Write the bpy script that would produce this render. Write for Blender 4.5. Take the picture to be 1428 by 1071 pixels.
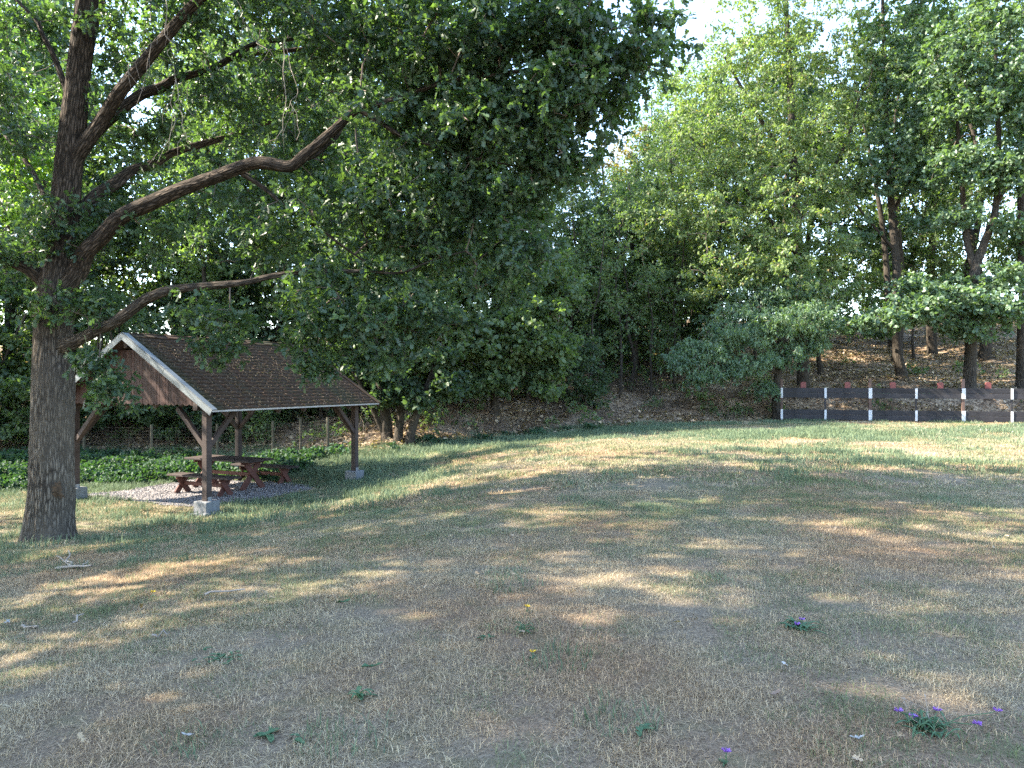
import bpy, bmesh, math, random
import numpy as np
from mathutils import Vector, Matrix

sc = bpy.context.scene
for o in list(bpy.data.objects):
    bpy.data.objects.remove(o)
COL = sc.collection
rad = math.radians

# ------------------------------------------------------------------ camera
F, CX, CY, CAMZ = 1039.0, 714.0, 532.0, 1.6        # focal length in pixels of a 1428 wide frame, eye height
cam = bpy.data.cameras.new('camera'); camo = bpy.data.objects.new('camera', cam); COL.objects.link(camo)
cam.sensor_fit = 'HORIZONTAL'; cam.sensor_width = 36.0; cam.lens = 36.0 * F / 1428.0
camo.location = (0, 0, CAMZ); camo.rotation_euler = (rad(90 - 0.19), 0, 0)
cam.clip_start = 0.05; cam.clip_end = 3000
sc.camera = camo
sc.render.resolution_x, sc.render.resolution_y = 1024, 768

# ------------------------------------------------------------------ sky, sun, exposure
SUN_TO = Vector((-0.97, 0.04, 0.78)).normalized()   # towards the sun
w = bpy.data.worlds.new('World'); sc.world = w; w.use_nodes = True
nt = w.node_tree; nt.nodes.clear()
sky = nt.nodes.new('ShaderNodeTexSky'); sky.sky_type = 'NISHITA'; sky.sun_disc = False
sky.sun_elevation = math.asin(SUN_TO.z); sky.sun_rotation = math.atan2(SUN_TO.x, SUN_TO.y)
sky.air_density = 1.0; sky.dust_density = 0.6; sky.ozone_density = 1.0
tc = nt.nodes.new('ShaderNodeTexCoord'); mp = nt.nodes.new('ShaderNodeMapping'); mp.inputs['Scale'].default_value = (1, 1, 2.6)
cn = nt.nodes.new('ShaderNodeTexNoise'); cn.inputs['Scale'].default_value = 2.3; cn.inputs['Detail'].default_value = 7; cn.inputs['Roughness'].default_value = 0.56
cr = nt.nodes.new('ShaderNodeValToRGB'); cr.color_ramp.elements[0].position = 0.50; cr.color_ramp.elements[1].position = 0.78
mx = nt.nodes.new('ShaderNodeMixRGB'); mx.inputs[2].default_value = (1.1, 1.25, 1.55, 1)
bg = nt.nodes.new('ShaderNodeBackground'); bg.inputs['Strength'].default_value = 0.15
wo = nt.nodes.new('ShaderNodeOutputWorld')
L = nt.links.new
L(tc.outputs['Generated'], mp.inputs[0]); L(mp.outputs[0], cn.inputs['Vector']); L(cn.outputs['Fac'], cr.inputs[0])
L(cr.outputs[0], mx.inputs[0]); L(sky.outputs[0], mx.inputs[1]); L(mx.outputs[0], bg.inputs[0]); L(bg.outputs[0], wo.inputs[0])
sun = bpy.data.lights.new('sun', 'SUN'); suno = bpy.data.objects.new('sun', sun); COL.objects.link(suno)
sun.energy = 4.1; sun.angle = rad(0.53); sun.color = (1.0, 0.90, 0.74)
suno.rotation_euler = SUN_TO.to_track_quat('Z', 'Y').to_euler(); suno.location = SUN_TO * 60
vs = sc.view_settings
vs.view_transform = 'Standard'; vs.look = 'None'; vs.gamma = 1.0; vs.use_curve_mapping = False; vs.exposure = 2.82
cy = sc.cycles
cy.max_bounces = 6; cy.diffuse_bounces = 3; cy.glossy_bounces = 2; cy.transmission_bounces = 4; cy.transparent_max_bounces = 4
cy.caustics_reflective = False; cy.caustics_refractive = False; cy.sample_clamp_indirect = 6
cy.use_denoising = False
try:
    cy.denoiser = 'OPENIMAGEDENOISE'; cy.denoising_input_passes = 'RGB_ALBEDO_NORMAL'; cy.denoising_prefilter = 'ACCURATE'
except Exception:
    pass
cy.use_adaptive_sampling = True; cy.adaptive_threshold = 0.006

# ------------------------------------------------------------------ helpers
def P(u, v, d):
    """world point seen at photograph pixel (u, v) at distance d along +Y"""
    return np.array([(u - CX) / F * d, d, CAMZ - (v - CY) / F * d])

def tag(o, label=None, cat=None, group=None, kind=None):
    if label: o['label'] = label
    if cat: o['category'] = cat
    if group: o['group'] = group
    if kind: o['kind'] = kind
    return o

def empty(name, loc=(0, 0, 0), rz=0.0):
    o = bpy.data.objects.new(name, None); COL.objects.link(o)
    o.location = loc; o.rotation_euler = (0, 0, rz); o.empty_display_size = 0.3
    return o

def link(name, me, parent=None, mat=None):
    o = bpy.data.objects.new(name, me); COL.objects.link(o)
    if mat is not None and not me.materials: me.materials.append(mat)
    if parent is not None: o.parent = parent
    return o

def np_mesh(name, verts, faces, mat=None, smooth=False, tint=None, attrs=None):
    """faces: (N,k) array, all the same size"""
    verts = np.asarray(verts, dtype=np.float32); faces = np.asarray(faces, dtype=np.int32)
    me = bpy.data.meshes.new(name)
    n, k = faces.shape
    me.vertices.add(len(verts)); me.vertices.foreach_set('co', verts.ravel())
    me.loops.add(n * k); me.loops.foreach_set('vertex_index', faces.ravel())
    me.polygons.add(n)
    me.polygons.foreach_set('loop_start', np.arange(0, n * k, k, dtype=np.int32))
    me.polygons.foreach_set('loop_total', np.full(n, k, dtype=np.int32))
    if smooth: me.polygons.foreach_set('use_smooth', np.ones(n, dtype=bool))
    me.update(calc_edges=True)
    if tint is not None:
        a = me.attributes.new('tint', 'FLOAT', 'POINT'); a.data.foreach_set('value', np.asarray(tint, dtype=np.float32))
    for nm, val in (attrs or {}).items():
        val = np.asarray(val, dtype=np.float32)
        if val.ndim == 2:
            a = me.attributes.new(nm, 'FLOAT_VECTOR', 'POINT'); a.data.foreach_set('vector', val.ravel())
        else:
            a = me.attributes.new(nm, 'FLOAT', 'POINT'); a.data.foreach_set('value', val)
    if mat is not None: me.materials.append(mat)
    return me

def box_mesh(sx, sy, sz, mat, bevel=0.006, jitter=0.0, seed=0):
    bm = bmesh.new(); bmesh.ops.create_cube(bm, size=1.0)
    r = random.Random(seed)
    for v in bm.verts:
        v.co = Vector((v.co.x * sx, v.co.y * sy, v.co.z * sz))
        if jitter: v.co += Vector((r.uniform(-1, 1), r.uniform(-1, 1), r.uniform(-1, 1))) * jitter
    if bevel: bmesh.ops.bevel(bm, geom=list(bm.edges), offset=bevel, segments=1, affect='EDGES', profile=0.5)
    me = bpy.data.meshes.new('box'); bm.to_mesh(me); bm.free()
    me.materials.append(mat)
    return me

def place(name, me, parent, loc, rot=(0, 0, 0)):
    o = link(name, me, parent); o.location = loc; o.rotation_euler = rot
    return o

def beam(name, a, b, wdt, hgt, mat, parent, bevel=0.006, up=(0, 0, 1)):
    """box running from a to b (centre line), local coords of the parent"""
    a, b = Vector(a), Vector(b); d = b - a
    me = box_mesh(d.length, wdt, hgt, mat, bevel)
    o = link(name, me, parent)
    x = d.normalized(); z = Vector(up); y = z.cross(x).normalized(); z = x.cross(y)
    m = Matrix((x, y, z)).transposed().to_4x4(); m.translation = (a + b) / 2
    o.matrix_local = m
    return o

def unit(a):
    return a / np.maximum(np.linalg.norm(a, axis=-1, keepdims=True), 1e-9)

# ---- tubes
def tube(pts, rads, sides=6, phase=0.0):
    pts = np.asarray(pts, float); rads = np.asarray(rads, float); n = len(pts)
    t = np.gradient(pts, axis=0); t = unit(t)
    ref = np.array([0., 1, 0]) if abs(t[0, 1]) < 0.8 else np.array([1., 0, 0])
    vs = []; ang = np.linspace(0, 2 * np.pi, sides, endpoint=False) + phase
    u = unit(np.cross(t[0], ref))
    for i in range(n):
        u = unit(u - t[i] * (u @ t[i])); v = np.cross(t[i], u)
        vs.append(pts[i] + rads[i] * (np.cos(ang)[:, None] * u + np.sin(ang)[:, None] * v))
    vs = np.concatenate(vs)
    a = np.arange(sides); b = (a + 1) % sides
    fs = [np.stack([i * sides + a, i * sides + b, (i + 1) * sides + b, (i + 1) * sides + a], 1) for i in range(n - 1)]
    return vs, np.concatenate(fs)

def smooth_path(pts, rads, per=5):
    """Catmull-Rom through the points"""
    pts = np.asarray(pts, float); rads = np.asarray(rads, float)
    p = np.vstack([2 * pts[0] - pts[1], pts, 2 * pts[-1] - pts[-2]]); r = np.concatenate([[rads[0]], rads, [rads[-1]]])
    op, orr = [], []
    for i in range(1, len(p) - 2):
        for t in np.linspace(0, 1, per, endpoint=False):
            t2, t3 = t * t, t * t * t
            q = 0.5 * (2 * p[i] + (p[i + 1] - p[i - 1]) * t + (2 * p[i - 1] - 5 * p[i] + 4 * p[i + 1] - p[i + 2]) * t2 + (3 * p[i] - p[i - 1] - 3 * p[i + 1] + p[i + 2]) * t3)
            op.append(q); orr.append(r[i] * (1 - t) + r[i + 1] * t)
    op.append(pts[-1]); orr.append(rads[-1])
    return np.array(op), np.array(orr)

class Bag:
    def __init__(s): s.v, s.f, s.n = [], [], 0
    def add(s, v, f): s.v.append(v); s.f.append(f + s.n); s.n += len(v)
    def mesh(s, name, mat, smooth=True): return np_mesh(name, np.concatenate(s.v), np.concatenate(s.f), mat, smooth)

# ---- cheap value noise for geometry
def vnoise(p, seed=0):
    p = np.asarray(p, float); i = np.floor(p).astype(np.int64); f = p - i; f = f * f * (3 - 2 * f)
    def h(q):
        n = (q[..., 0] * 374761393 + q[..., 1] * 668265263 + q[..., 2] * 2147483647 + seed * 974711) & 0xffffffff
        n = ((n ^ (n >> 13)) * 1274126177) & 0xffffffff
        return ((n ^ (n >> 16)) & 0xffff) / 65535.0
    out = 0
    for dx in (0, 1):
        for dy in (0, 1):
            for dz in (0, 1):
                wgt = (f[..., 0] if dx else 1 - f[..., 0]) * (f[..., 1] if dy else 1 - f[..., 1]) * (f[..., 2] if dz else 1 - f[..., 2])
                out = out + wgt * h(i + np.array([dx, dy, dz]))
    return out
def fnoise(x, y, s, seed=0, octv=3):
    o = 0; a = 0.5
    for k in range(octv):
        o = o + a * vnoise(np.stack([np.asarray(x) * s, np.asarray(y) * s, np.zeros_like(np.asarray(x, float))], -1), seed + k); s *= 2.1; a *= 0.5
    return o / (1 - 0.5 ** octv)

# ------------------------------------------------------------------ materials
def mat_new(name):
    m = bpy.data.materials.new(name); m.use_nodes = True; t = m.node_tree; t.nodes.clear()
    out = t.nodes.new('ShaderNodeOutputMaterial')
    return m, t, out
def N(t, typ, **kw):
    n = t.nodes.new(typ)
    for k, v in kw.items():
        if k in n.inputs.keys(): n.inputs[k].default_value = v
        else: setattr(n, k, v)
    return n
def rgb(c): return (c[0], c[1], c[2], 1)
def mixc(t, fac, a, b, mode='MIX'):
    n = t.nodes.new('ShaderNodeMixRGB'); n.blend_type = mode
    for i, x in ((0, fac), (1, a), (2, b)):
        if isinstance(x, (int, float)): n.inputs[i].default_value = x
        elif isinstance(x, tuple): n.inputs[i].default_value = rgb(x)
        else: t.links.new(x, n.inputs[i])
    return n.outputs[0]
def ramp(t, src, p0, p1):
    n = t.nodes.new('ShaderNodeMapRange'); n.inputs[1].default_value = p0; n.inputs[2].default_value = p1
    t.links.new(src, n.inputs[0]); return n.outputs[0]
def noise(t, vec, scale, detail=4, rough=0.55, dist=0.0):
    n = N(t, 'ShaderNodeTexNoise', Scale=scale, Detail=detail, Roughness=rough, Distortion=dist)
    if vec is not None: t.links.new(vec, n.inputs['Vector'])
    return n.outputs['Fac']
def mapped(t, src, scale):
    n = t.nodes.new('ShaderNodeMapping'); n.inputs['Scale'].default_value = scale; t.links.new(src, n.inputs[0]); return n.outputs[0]

def leaf_mat(name, dark, light, transl=0.42, spec=0.35, rough=0.5, odd=None):
    """leaf: diffuse + sheen + transmitted light; per-leaf and per-tree colour differences"""
    m, t, out = mat_new(name)
    at = N(t, 'ShaderNodeAttribute', attribute_name='tint')
    oi = N(t, 'ShaderNodeObjectInfo')
    c = mixc(t, at.outputs['Fac'], dark, light)
    if odd is not None:
        c = mixc(t, ramp(t, at.outputs['Fac'], 0.955, 0.965), c, odd)
    hs = N(t, 'ShaderNodeHueSaturation')
    mr = t.nodes.new('ShaderNodeMapRange'); mr.inputs[3].default_value = 0.8; mr.inputs[4].default_value = 1.2; t.links.new(oi.outputs['Random'], mr.inputs[0])
    t.links.new(mr.outputs[0], hs.inputs['Value']); t.links.new(c, hs.inputs['Color'])
    c = hs.outputs[0]
    b = N(t, 'ShaderNodeBsdfPrincipled', Roughness=rough); b.inputs['Specular IOR Level'].default_value = spec
    t.links.new(c, b.inputs['Base Color'])
    tr = N(t, 'ShaderNodeBsdfTranslucent')
    tcx = mixc(t, 1.0, c, (1.5, 1.75, 0.45), 'MULTIPLY'); t.links.new(tcx, tr.inputs[0])
    ms = N(t, 'ShaderNodeMixShader'); ms.inputs[0].default_value = transl
    t.links.new(b.outputs[0], ms.inputs[1]); t.links.new(tr.outputs[0], ms.inputs[2]); t.links.new(ms.outputs[0], out.inputs[0])
    return m

def bark_mat(name, c0, c1, scale=1.0, moss=None, upper=None):
    m, t, out = mat_new(name)
    tc = N(t, 'ShaderNodeTexCoord')
    ba = N(t, 'ShaderNodeAttribute', attribute_name='bark')
    v = mapped(t, ba.outputs['Vector'], (scale, scale, scale))
    vo = N(t, 'ShaderNodeTexVoronoi', Scale=28.0, feature='DISTANCE_TO_EDGE'); nz = N(t, 'ShaderNodeTexNoise', Scale=14.0, Detail=3.0)
    t.links.new(v, nz.inputs['Vector']); va = N(t, 'ShaderNodeVectorMath', operation='MULTIPLY_ADD'); t.links.new(nz.outputs['Color'], va.inputs[0]); va.inputs[1].default_value = (.06, .06, .06); t.links.new(v, va.inputs[2])
    t.links.new(va.outputs[0], vo.inputs['Vector'])
    furrow = ramp(t, vo.outputs['Distance'], 0.0, 0.40)
    nn = noise(t, v, 30, 5, 0.65, 0.4)
    n1 = mixc(t, 0.55, furrow, nn)
    n2 = noise(t, tc.outputs['Object'], 1.3, 3)
    c = mixc(t, ramp(t, n1, 0.30, 0.62), c0, c1)
    c = mixc(t, ramp(t, n2, 0.40, 0.75), c, tuple(x * 0.7 for x in c1))
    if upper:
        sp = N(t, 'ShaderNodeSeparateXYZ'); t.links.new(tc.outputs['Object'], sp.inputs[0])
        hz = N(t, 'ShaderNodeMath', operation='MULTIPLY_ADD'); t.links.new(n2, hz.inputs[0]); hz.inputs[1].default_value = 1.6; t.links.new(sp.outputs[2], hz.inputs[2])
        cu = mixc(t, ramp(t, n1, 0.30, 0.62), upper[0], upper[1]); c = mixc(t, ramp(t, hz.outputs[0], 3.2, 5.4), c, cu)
    if moss: c = mixc(t, ramp(t, noise(t, tc.outputs['Object'], 2.6, 5), 0.52, 0.72), c, moss)
    b = N(t, 'ShaderNodeBsdfPrincipled', Roughness=0.92); b.inputs['Specular IOR Level'].default_value = 0.15
    bp = N(t, 'ShaderNodeBump', Strength=1.0, Distance=0.05); t.links.new(n1, bp.inputs['Height'])
    t.links.new(bp.outputs[0], b.inputs['Normal']); t.links.new(c, b.inputs['Base Color']); t.links.new(b.outputs[0], out.inputs[0])
    return m

def wood_mat(name, c0, c1, rough=0.75, grain=(3, 40, 40)):
    m, t, out = mat_new(name)
    tc = N(t, 'ShaderNodeTexCoord'); oi = N(t, 'ShaderNodeObjectInfo')
    v = mapped(t, tc.outputs['Object'], grain)
    n1 = noise(t, v, 1.0, 5, 0.6, 0.3); n2 = noise(t, tc.outputs['Object'], 2.1, 4)
    c = mixc(t, ramp(t, n1, 0.3, 0.7), c0, c1)
    c = mixc(t, ramp(t, n2, 0.45, 0.8), c, tuple(x * 0.6 for x in c0))
    hs = N(t, 'ShaderNodeHueSaturation'); mr = t.nodes.new('ShaderNodeMapRange'); mr.inputs[3].default_value = 0.75; mr.inputs[4].default_value = 1.2
    t.links.new(oi.outputs['Random'], mr.inputs[0]); t.links.new(mr.outputs[0], hs.inputs['Value']); t.links.new(c, hs.inputs['Color'])
    b = N(t, 'ShaderNodeBsdfPrincipled', Roughness=rough); b.inputs['Specular IOR Level'].default_value = 0.3
    bp = N(t, 'ShaderNodeBump', Strength=0.35, Distance=0.01); t.links.new(n1, bp.inputs['Height'])
    t.links.new(bp.outputs[0], b.inputs['Normal']); t.links.new(hs.outputs[0], b.inputs['Base Color']); t.links.new(b.outputs[0], out.inputs[0])
    return m

def plain_mat(name, c0, c1, rough=0.8, scale=8.0, metal=0.0, bump=0.3, transl=0.0):
    m, t, out = mat_new(name)
    tc = N(t, 'ShaderNodeTexCoord')
    n1 = noise(t, tc.outputs['Object'], scale, 6, 0.6)
    c = mixc(t, ramp(t, n1, 0.3, 0.7), c0, c1)
    b = N(t, 'ShaderNodeBsdfPrincipled', Roughness=rough, Metallic=metal)
    bp = N(t, 'ShaderNodeBump', Strength=bump, Distance=0.01); t.links.new(n1, bp.inputs['Height'])
    t.links.new(bp.outputs[0], b.inputs['Normal']); t.links.new(c, b.inputs['Base Color'])
    if transl:
        tr = N(t, 'ShaderNodeBsdfTranslucent'); t.links.new(c, tr.inputs[0])
        ms = N(t, 'ShaderNodeMixShader'); ms.inputs[0].default_value = transl
        t.links.new(b.outputs[0], ms.inputs[1]); t.links.new(tr.outputs[0], ms.inputs[2]); t.links.new(ms.outputs[0], out.inputs[0])
    else:
        t.links.new(b.outputs[0], out.inputs[0])
    return m

def blade_mat(name, cols, patch, transl=0.25):
    """grass blades: per-blade tint plus broad patches that follow the ground"""
    m, t, out = mat_new(name)
    at = N(t, 'ShaderNodeAttribute', attribute_name='tint'); g = N(t, 'ShaderNodeNewGeometry')
    c = mixc(t, at.outputs['Fac'], cols[0], cols[1])
    c = mixc(t, ramp(t, noise(t, g.outputs['Position'], 0.34, 3, 0.6), 0.44, 0.60), c, patch, 'MULTIPLY')
    b = N(t, 'ShaderNodeBsdfPrincipled', Roughness=0.7); b.inputs['Specular IOR Level'].default_value = 0.25
    t.links.new(c, b.inputs['Base Color'])
    tr = N(t, 'ShaderNodeBsdfTranslucent'); t.links.new(c, tr.inputs[0])
    ms = N(t, 'ShaderNodeMixShader'); ms.inputs[0].default_value = transl
    t.links.new(b.outputs[0], ms.inputs[1]); t.links.new(tr.outputs[0], ms.inputs[2]); t.links.new(ms.outputs[0], out.inputs[0])
    return m

M = {}
M['oak_leaf'] = leaf_mat('oak_leaf', (0.038, 0.068, 0.048), (0.085, 0.134, 0.062), 0.40, 0.5, 0.42)
M['dark_leaf'] = leaf_mat('dark_leaf', (0.046, 0.080, 0.052), (0.098, 0.146, 0.076), 0.40, 0.35)
M['mid_leaf'] = leaf_mat('mid_leaf', (0.078, 0.122, 0.068), (0.150, 0.205, 0.096), 0.42, 0.35)
M['light_leaf'] = leaf_mat('light_leaf', (0.120, 0.185, 0.085), (0.30, 0.365, 0.165), 0.40, 0.4, odd=(0.30, 0.24, 0.10))
M['blue_leaf'] = leaf_mat('blue_leaf', (0.082, 0.140, 0.095), (0.172, 0.245, 0.140), 0.36, 0.45, 0.42)
M['autumn_leaf'] = leaf_mat('autumn_leaf', (0.22, 0.17, 0.07), (0.34, 0.27, 0.10), 0.35, 0.3)
M['lime_leaf'] = leaf_mat('lime_leaf', (0.11, 0.19, 0.055), (0.20, 0.28, 0.075), 0.48, 0.35)
M['cover_leaf'] = leaf_mat('cover_leaf', (0.030, 0.066, 0.040), (0.060, 0.110, 0.060), 0.3, 0.22, 0.6)
M['dead_leaf'] = leaf_mat('dead_leaf', (0.14, 0.098, 0.066), (0.44, 0.34, 0.235), 0.15, 0.25)
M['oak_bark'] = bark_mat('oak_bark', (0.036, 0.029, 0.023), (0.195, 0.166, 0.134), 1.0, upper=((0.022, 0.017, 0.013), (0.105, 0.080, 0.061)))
M['bark'] = bark_mat('bark', (0.026, 0.022, 0.018), (0.095, 0.080, 0.064), 0.8)
M['twig'] = plain_mat('twig', (0.07, 0.052, 0.04), (0.17, 0.13, 0.10), 0.9, 5)
M['pale_twig'] = plain_mat('pale_twig', (0.22, 0.18, 0.15), (0.36, 0.31, 0.26), 0.9, 6)
M['brown_wood'] = wood_mat('brown_wood', (0.043, 0.022, 0.016), (0.076, 0.040, 0.029))
M['dark_wood'] = wood_mat('dark_wood', (0.035, 0.024, 0.022), (0.068, 0.049, 0.043))
M['red_wood'] = wood_mat('red_wood', (0.083, 0.030, 0.022), (0.122, 0.049, 0.035))
M['gable_wood'] = wood_mat('gable_wood', (0.040, 0.018, 0.0145), (0.062, 0.029, 0.024), 0.7, (40, 40, 3))
M['grey_board'] = wood_mat('grey_board', (0.020, 0.019, 0.021), (0.040, 0.037, 0.040))
M['post_wood'] = wood_mat('post_wood', (0.10, 0.062, 0.048), (0.17, 0.11, 0.088))
M['old_post'] = wood_mat('old_post', (0.07, 0.063, 0.045), (0.13, 0.115, 0.08), 0.9, (20, 20, 3))
M['white_paint'] = plain_mat('white_paint', (0.42, 0.43, 0.45), (0.55, 0.56, 0.57), 0.55, 12)
M['red_paint'] = plain_mat('red_paint', (0.12, 0.026, 0.024), (0.17, 0.040, 0.034), 0.6, 12)
M['trim_metal'] = plain_mat('trim_metal', (0.115, 0.135, 0.15), (0.16, 0.18, 0.195), 0.45, 3, 0.25, 0.05)
M['grey_metal'] = plain_mat('grey_metal', (0.20, 0.20, 0.21), (0.32, 0.32, 0.33), 0.5, 6, 0.5, 0.05)
M['concrete'] = plain_mat('concrete', (0.12, 0.125, 0.13), (0.19, 0.195, 0.20), 0.9, 14)
M['stone'] = plain_mat('stone', (0.12, 0.112, 0.115), (0.29, 0.27, 0.27), 0.85, 3)
M['dry_blade'] = blade_mat('dry_blade', ((0.165, 0.125, 0.080), (0.68, 0.565, 0.37)), (0.97, 0.83, 0.76))
M['olive_blade'] = blade_mat('olive_blade', ((0.105, 0.125, 0.066), (0.26, 0.285, 0.150)), (0.85, 0.92, 0.80))
M['green_blade'] = blade_mat('green_blade', ((0.085, 0.130, 0.080), (0.20, 0.255, 0.145)), (0.85, 0.85, 0.80), 0.3)
M['purple'] = plain_mat('purple', (0.30, 0.13, 0.55), (0.42, 0.22, 0.68), 0.7, 40, 0, 0.1, 0.25)
M['yellow'] = plain_mat('yellow', (0.75, 0.48, 0.03), (0.85, 0.60, 0.06), 0.7, 40)
M['weed'] = plain_mat('weed', (0.055, 0.125, 0.055), (0.10, 0.19, 0.09), 0.55, 10, 0, 0.2, 0.25)
M['pale_leaf'] = plain_mat('pale_leaf', (0.36, 0.35, 0.32), (0.52, 0.50, 0.46), 0.8, 14, 0, 0.3, 0.15)
M['mid_brown'] = plain_mat('mid_brown', (0.24, 0.16, 0.11), (0.36, 0.25, 0.17), 0.8, 14, 0, 0.3, 0.15)
M['wire'] = plain_mat('wire', (0.05, 0.046, 0.04), (0.09, 0.08, 0.07), 0.6, 6, 0.3)

def shingle_mat():
    m, t, out = mat_new('roof_shingle')
    tc = N(t, 'ShaderNodeTexCoord')
    fine = noise(t, tc.outputs['Object'], 90, 3); big = noise(t, tc.outputs['Object'], 0.9, 5, 0.6); mid = noise(t, tc.outputs['Object'], 6, 5, 0.6)
    c = mixc(t, ramp(t, fine, 0.3, 0.7), (0.030, 0.018, 0.012), (0.070, 0.042, 0.028))
    c = mixc(t, ramp(t, mid, 0.42, 0.7), c, (0.040, 0.031, 0.021))
    c = mixc(t, ramp(t, big, 0.48, 0.64), c, (0.034, 0.033, 0.019))
    b = N(t, 'ShaderNodeBsdfPrincipled', Roughness=0.95); b.inputs['Specular IOR Level'].default_value = 0.15
    bp = N(t, 'ShaderNodeBump', Strength=0.6, Distance=0.006); t.links.new(fine, bp.inputs['Height'])
    t.links.new(bp.outputs[0], b.inputs['Normal']); t.links.new(c, b.inputs['Base Color']); t.links.new(b.outputs[0], out.inputs[0])
    return m
M['shingle'] = shingle_mat()

def ground_mat():
    m, t, out = mat_new('ground')
    g = N(t, 'ShaderNodeNewGeometry'); pos = g.outputs['Position']
    a_l = N(t, 'ShaderNodeAttribute', attribute_name='litter').outputs['Fac']
    a_g = N(t, 'ShaderNodeAttribute', attribute_name='green').outputs['Fac']
    big = noise(t, pos, 0.34, 3, 0.6); mid = noise(t, pos, 3.0, 5, 0.6); fine = noise(t, pos, 55, 3, 0.6)
    dry = mixc(t, ramp(t, fine, 0.3, 0.7), (0.10, 0.080, 0.058), (0.30, 0.245, 0.175))
    dry = mixc(t, ramp(t, big, 0.44, 0.60), dry, (0.97, 0.83, 0.76), 'MULTIPLY')
    dry = mixc(t, ramp(t, mid, 0.50, 0.75), dry, (0.15, 0.14, 0.075))
    grn = mixc(t, ramp(t, fine, 0.3, 0.7), (0.055, 0.085, 0.035), (0.14, 0.19, 0.08))
    c = mixc(t, a_g, dry, grn)
    vo = N(t, 'ShaderNodeTexVoronoi', Scale=13.0); t.links.new(pos, vo.inputs['Vector'])
    sep = N(t, 'ShaderNodeSeparateColor'); t.links.new(vo.outputs['Color'], sep.inputs[0])
    lit = mixc(t, ramp(t, sep.outputs[0], 0.1, 0.95), (0.12, 0.086, 0.060), (0.42, 0.325, 0.23))
    lit = mixc(t, ramp(t, noise(t, pos, 0.8, 4), 0.42, 0.66), lit, (0.60, 0.52, 0.46), 'MULTIPLY')
    c = mixc(t, a_l, c, lit)
    b = N(t, 'ShaderNodeBsdfPrincipled', Roughness=0.95); b.inputs['Specular IOR Level'].default_value = 0.1
    bp = N(t, 'ShaderNodeBump', Strength=0.8, Distance=0.03); t.links.new(fine, bp.inputs['Height'])
    t.links.new(bp.outputs[0], b.inputs['Normal']); t.links.new(c, b.inputs['Base Color']); t.links.new(b.outputs[0], out.inputs[0])
    return m
M['ground'] = ground_mat()

def gravel_mat():
    m, t, out = mat_new('gravel')
    g = N(t, 'ShaderNodeNewGeometry')
    vo = N(t, 'ShaderNodeTexVoronoi', Scale=38.0); t.links.new(g.outputs['Position'], vo.inputs['Vector'])
    sep = N(t, 'ShaderNodeSeparateColor'); t.links.new(vo.outputs['Color'], sep.inputs[0])
    c = mixc(t, sep.outputs[0], (0.09, 0.083, 0.085), (0.24, 0.22, 0.22))
    b = N(t, 'ShaderNodeBsdfPrincipled', Roughness=0.9)
    bp = N(t, 'ShaderNodeBump', Strength=1.0, Distance=0.02); t.links.new(vo.outputs['Distance'], bp.inputs['Height'])
    t.links.new(bp.outputs[0], b.inputs['Normal']); t.links.new(c, b.inputs['Base Color']); t.links.new(b.outputs[0], out.inputs[0])
    return m
M['gravel'] = gravel_mat()

# ------------------------------------------------------------------ terrain
CP = np.array([(0, 0, 0), (0, 4, 0), (3, 4, 0), (-3, 4, -.16), (5, 8, 0), (0, 10, -.06), (-4, 9, -.42), (-7.75, 12.2, -.98), (-6.23, 15.2, -1.10),
    (-4.15, 19.7, -1.0), (-9.93, 17, -1.09), (-7.85, 21.4, -1.05), (-4.7, 23.3, -.64), (-.3, 25.5, -.33), (3, 27, -.17), (10.9, 30, .02), (19, 28.2, .03),
    (10, 15, 0), (6, 22, -.04), (0, 15, -.16), (0, 20, -.3), (16, 15, .05), (-14, 14, -1.35), (-13, 20, -1.3), (-16, 25, -1.0), (-5, -3, -.4), (10, -3, 0),
    (-12, 6, -1.2), (24, 20, .1), (-22, 10, -1.7), (-22, 24, -1.3), (-5.3, 13.6, -1.02), (-4.0, 14.5, -.86), (30, 28, .1), (-11, 24, -1.1)])
def _phi(r2): return 0.5 * r2 * np.log(r2 + 1e-9)
_n = len(CP); _A = np.zeros((_n + 3, _n + 3)); _r2 = ((CP[:, None, :2] - CP[None, :, :2]) ** 2).sum(-1)
_A[:_n, :_n] = _phi(_r2) + 0.15 * np.eye(_n); _A[:_n, _n] = 1; _A[:_n, _n + 1:] = CP[:, :2]; _A[_n:, :_n] = _A[:_n, _n:].T
_W = np.linalg.solve(_A, np.concatenate([CP[:, 2], np.zeros(3)]))
EDGE_X = [-60, -30, -16, -9.5, -7, -4.7, -.3, 3, 7, 10.9, 19, 30, 60]
EDGE_Y = [28, 27.5, 27, 26.2, 24.6, 23.6, 25.7, 27.3, 29.4, 30.7, 29.2, 28.5, 28]
def edge_y(x): return np.interp(x, EDGE_X, EDGE_Y)
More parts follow.
